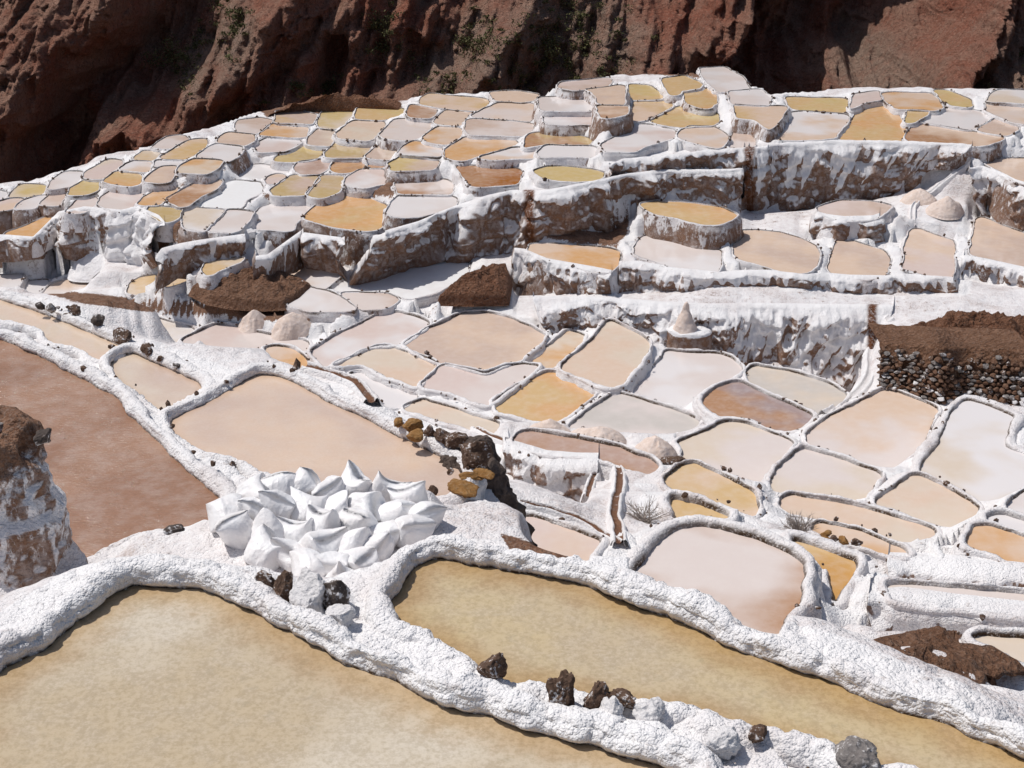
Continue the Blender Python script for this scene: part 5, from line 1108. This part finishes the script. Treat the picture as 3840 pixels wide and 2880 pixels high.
# ------------------------------------------------------------------ dry-stone wall, stone by stone
tl, bl = pts('C4:975,235 1300,270 1700,290 2300,330'), pts('C4:965,585 1200,625 1500,735 1700,700 1950,760 2300,850'); hw_ = level_h('g13 g6', bl)
NB = 26; bl = resample(bl, 1, False, NB); tl = resample(tl, 1, False, NB); hb_ = level_h('g13', bl)-.02; Bq = np.c_[rays(bl)*hb_[:, None], HC-hb_]
d = np.linalg.norm(Bq[:, :2], axis=1)+.45; ht_ = d/np.linalg.norm(rays(tl), axis=1); Tq = np.c_[rays(tl)*ht_[:, None], HC-ht_]
root = empty('dry_stone_wall', tuple(Bq[NB//2])); tag(root, 'dark dry-stone wall of stacked rough stones above the pale pond, right edge', 'wall')
vv = np.linspace(-.15, 1.1, 20); core = Bq[:, None]*(1-vv)[None, :, None]+Tq[:, None]*vv[None, :, None]; core[..., 1] += .10; core += .03*fbm(core*5, 3, 5)[..., None]
cb = core[:, -1:].copy(); cb[..., 1] += 1.2; core = np.concatenate([core, cb], 1)
mesh_obj('core', core, grid_faces(NB, 21), M_SOIL, root)
sm = []
for k in range(10):
    V, Fc = rock_shape((1, 1, 1), 300+k, 3, 8, .15); me = bpy.data.meshes.new('stone'); me.from_pydata(V.tolist(), [], Fc); me.polygons.foreach_set('use_smooth', np.ones(len(me.polygons), bool))
    me.materials.append((RUSTY, BROWN, GREY, RUSTY, SALTED)[k % 5]); sm.append(me)
rr = random.Random(5); cnt = 0; rows_ = 12
for r_ in range(rows_):
    v = (r_+.5)/rows_
    for c_ in range(24):
        f = (c_+.5*(r_ % 2)+rr.uniform(-.12, .12))/24*(NB-1); i = int(min(f, NB-2)); q = (Bq[i]*(1-(f-i))+Bq[i+1]*(f-i))*(1-v)+(Tq[i]*(1-(f-i))+Tq[i+1]*(f-i))*v
        low = rr.random() < .5*max(0, v-.3) 
        if low: continue
        wd = np.linalg.norm(Bq[1:]-Bq[:-1], axis=1).sum()/24; hg = (Tq[i][2]-Bq[i][2])/rows_
        o = bpy.data.objects.new('stone', rr.choice(sm[:3]+sm[3:4] if v > .35 else sm)); o.location = q-np.array(root.location)+np.array([0, rr.uniform(-.05, .03), 0])
        o.scale = (wd*rr.uniform(.48, .68), wd*.6, hg*rr.uniform(.5, .72)); o.rotation_euler = (rr.uniform(-.3, .3), rr.uniform(-.25, .25), rr.choice((0, 3.14))+rr.uniform(-.4, .4)); link(o, root); cnt += 1

# ------------------------------------------------------------------ dry bushes
def bush(p, r, n, mat, text, up=1.):
    rr = np.random.default_rng(int(abs(p[0])*1000) % 9999); V, Fc = [], []
    def twig(a, b, ra, rb):
        base = len(V); d = b-a; x = np.cross(d, [.3, .2, 1.]); x /= np.linalg.norm(x)+1e-9; y = np.cross(d, x); y /= np.linalg.norm(y)+1e-9
        for q, w in ((a, ra), (b, rb)):
            for k in range(3): V.append(q+w*(math.cos(k*2.1)*x+math.sin(k*2.1)*y))
        for k in range(3): Fc.append([base+k, base+(k+1) % 3, base+3+(k+1) % 3, base+3+k])
    for _ in range(n):
        d = rr.normal(0, 1, 3); d[2] = abs(d[2])*up+.35; d /= np.linalg.norm(d); a = p+rr.normal(0, .12*r, 3)*np.array([1, 1, .1]); b = a+d*r*rr.uniform(.6, 1.1); twig(a, b, .02*r+.002, .012*r)
        for _ in range(6):
            s_ = a+(b-a)*rr.uniform(.35, 1); e = d+rr.normal(0, .55, 3); e /= np.linalg.norm(e); twig(s_, s_+e*r*rr.uniform(.2, .4), .011*r, .005*r)
    o = mesh_obj('dry_bush', np.array(V), Fc, mat, origin=tuple(p)); tag(o, text, 'bush')
M_TWIG = mat_rock('frosted_twigs', (.34, .27, .23), (.5, .43, .38), (.62, .58, .55), 30, 0, .004); M_TWIG2 = mat_rock('dark_twigs', (.10, .085, .08), (.17, .15, .14), (.4, .38, .37), 30, 0, .004)
bush(np.append(rays((1728*1.736, 1150*1.736))*10.75, HC-10.75), .30, 70, M_TWIG, 'frosted pinkish dry bush on the rim beside the long peach strip')
bush(hit((1392*1.736, 1128*1.736)), .36, 40, M_TWIG, 'grey dry shrub on the white slope right of the brown channel', .7)
bush(hit((1600, 1215)), .28, 22, M_TWIG2, 'small dark dry plant on the white shore left of the largest central pond', 1.2)

# ------------------------------------------------------------------ pebbles and grit on the banks: past counting
Vs, Fs, nv = [], [], 0; V0, F0 = ICO[1]; F0 = np.array(F0); rr = np.random.default_rng(3)
for k, q in ponds.items():
    n = len(q['out']); z = zone(k); dens = {0: 1.5, 1: 2.5, 2: 2.4}.get(z, 2.0); per = np.linalg.norm(np.diff(q['out'], axis=0), axis=1).sum()
    cl = rr.uniform(0, 1, 4)
    for _ in range(int(per*dens)):
        f = rr.uniform() if rr.uniform() < .45 else (rr.choice(cl)+rr.normal()*.025) % 1
        i = int(f*n) % n; s_ = q['rw']*rr.uniform(.1, 2.0); pnt = np.append(q['out'][i]+q['nrm'][i]*s_, q['lev']+q['rh']*(1.0 if s_ < q['rw']*.8 else .6))
        r = abs(rr.normal())*.022+.012 if z else abs(rr.normal())*.010+.006
        V = V0*r*rr.uniform(.6, 1.3, 3)*(1+.2*rr.normal(0, 1, (len(V0), 1))); Vs.append(V+pnt); Fs.append(F0+nv); nv += len(V0)
o = mesh_obj('pebbles', np.vstack(Vs), np.vstack(Fs), BROWN, smooth=False); o['kind'] = 'stuff'; tag(o, 'small dark pebbles and grit strewn along the white rims', 'pebbles')
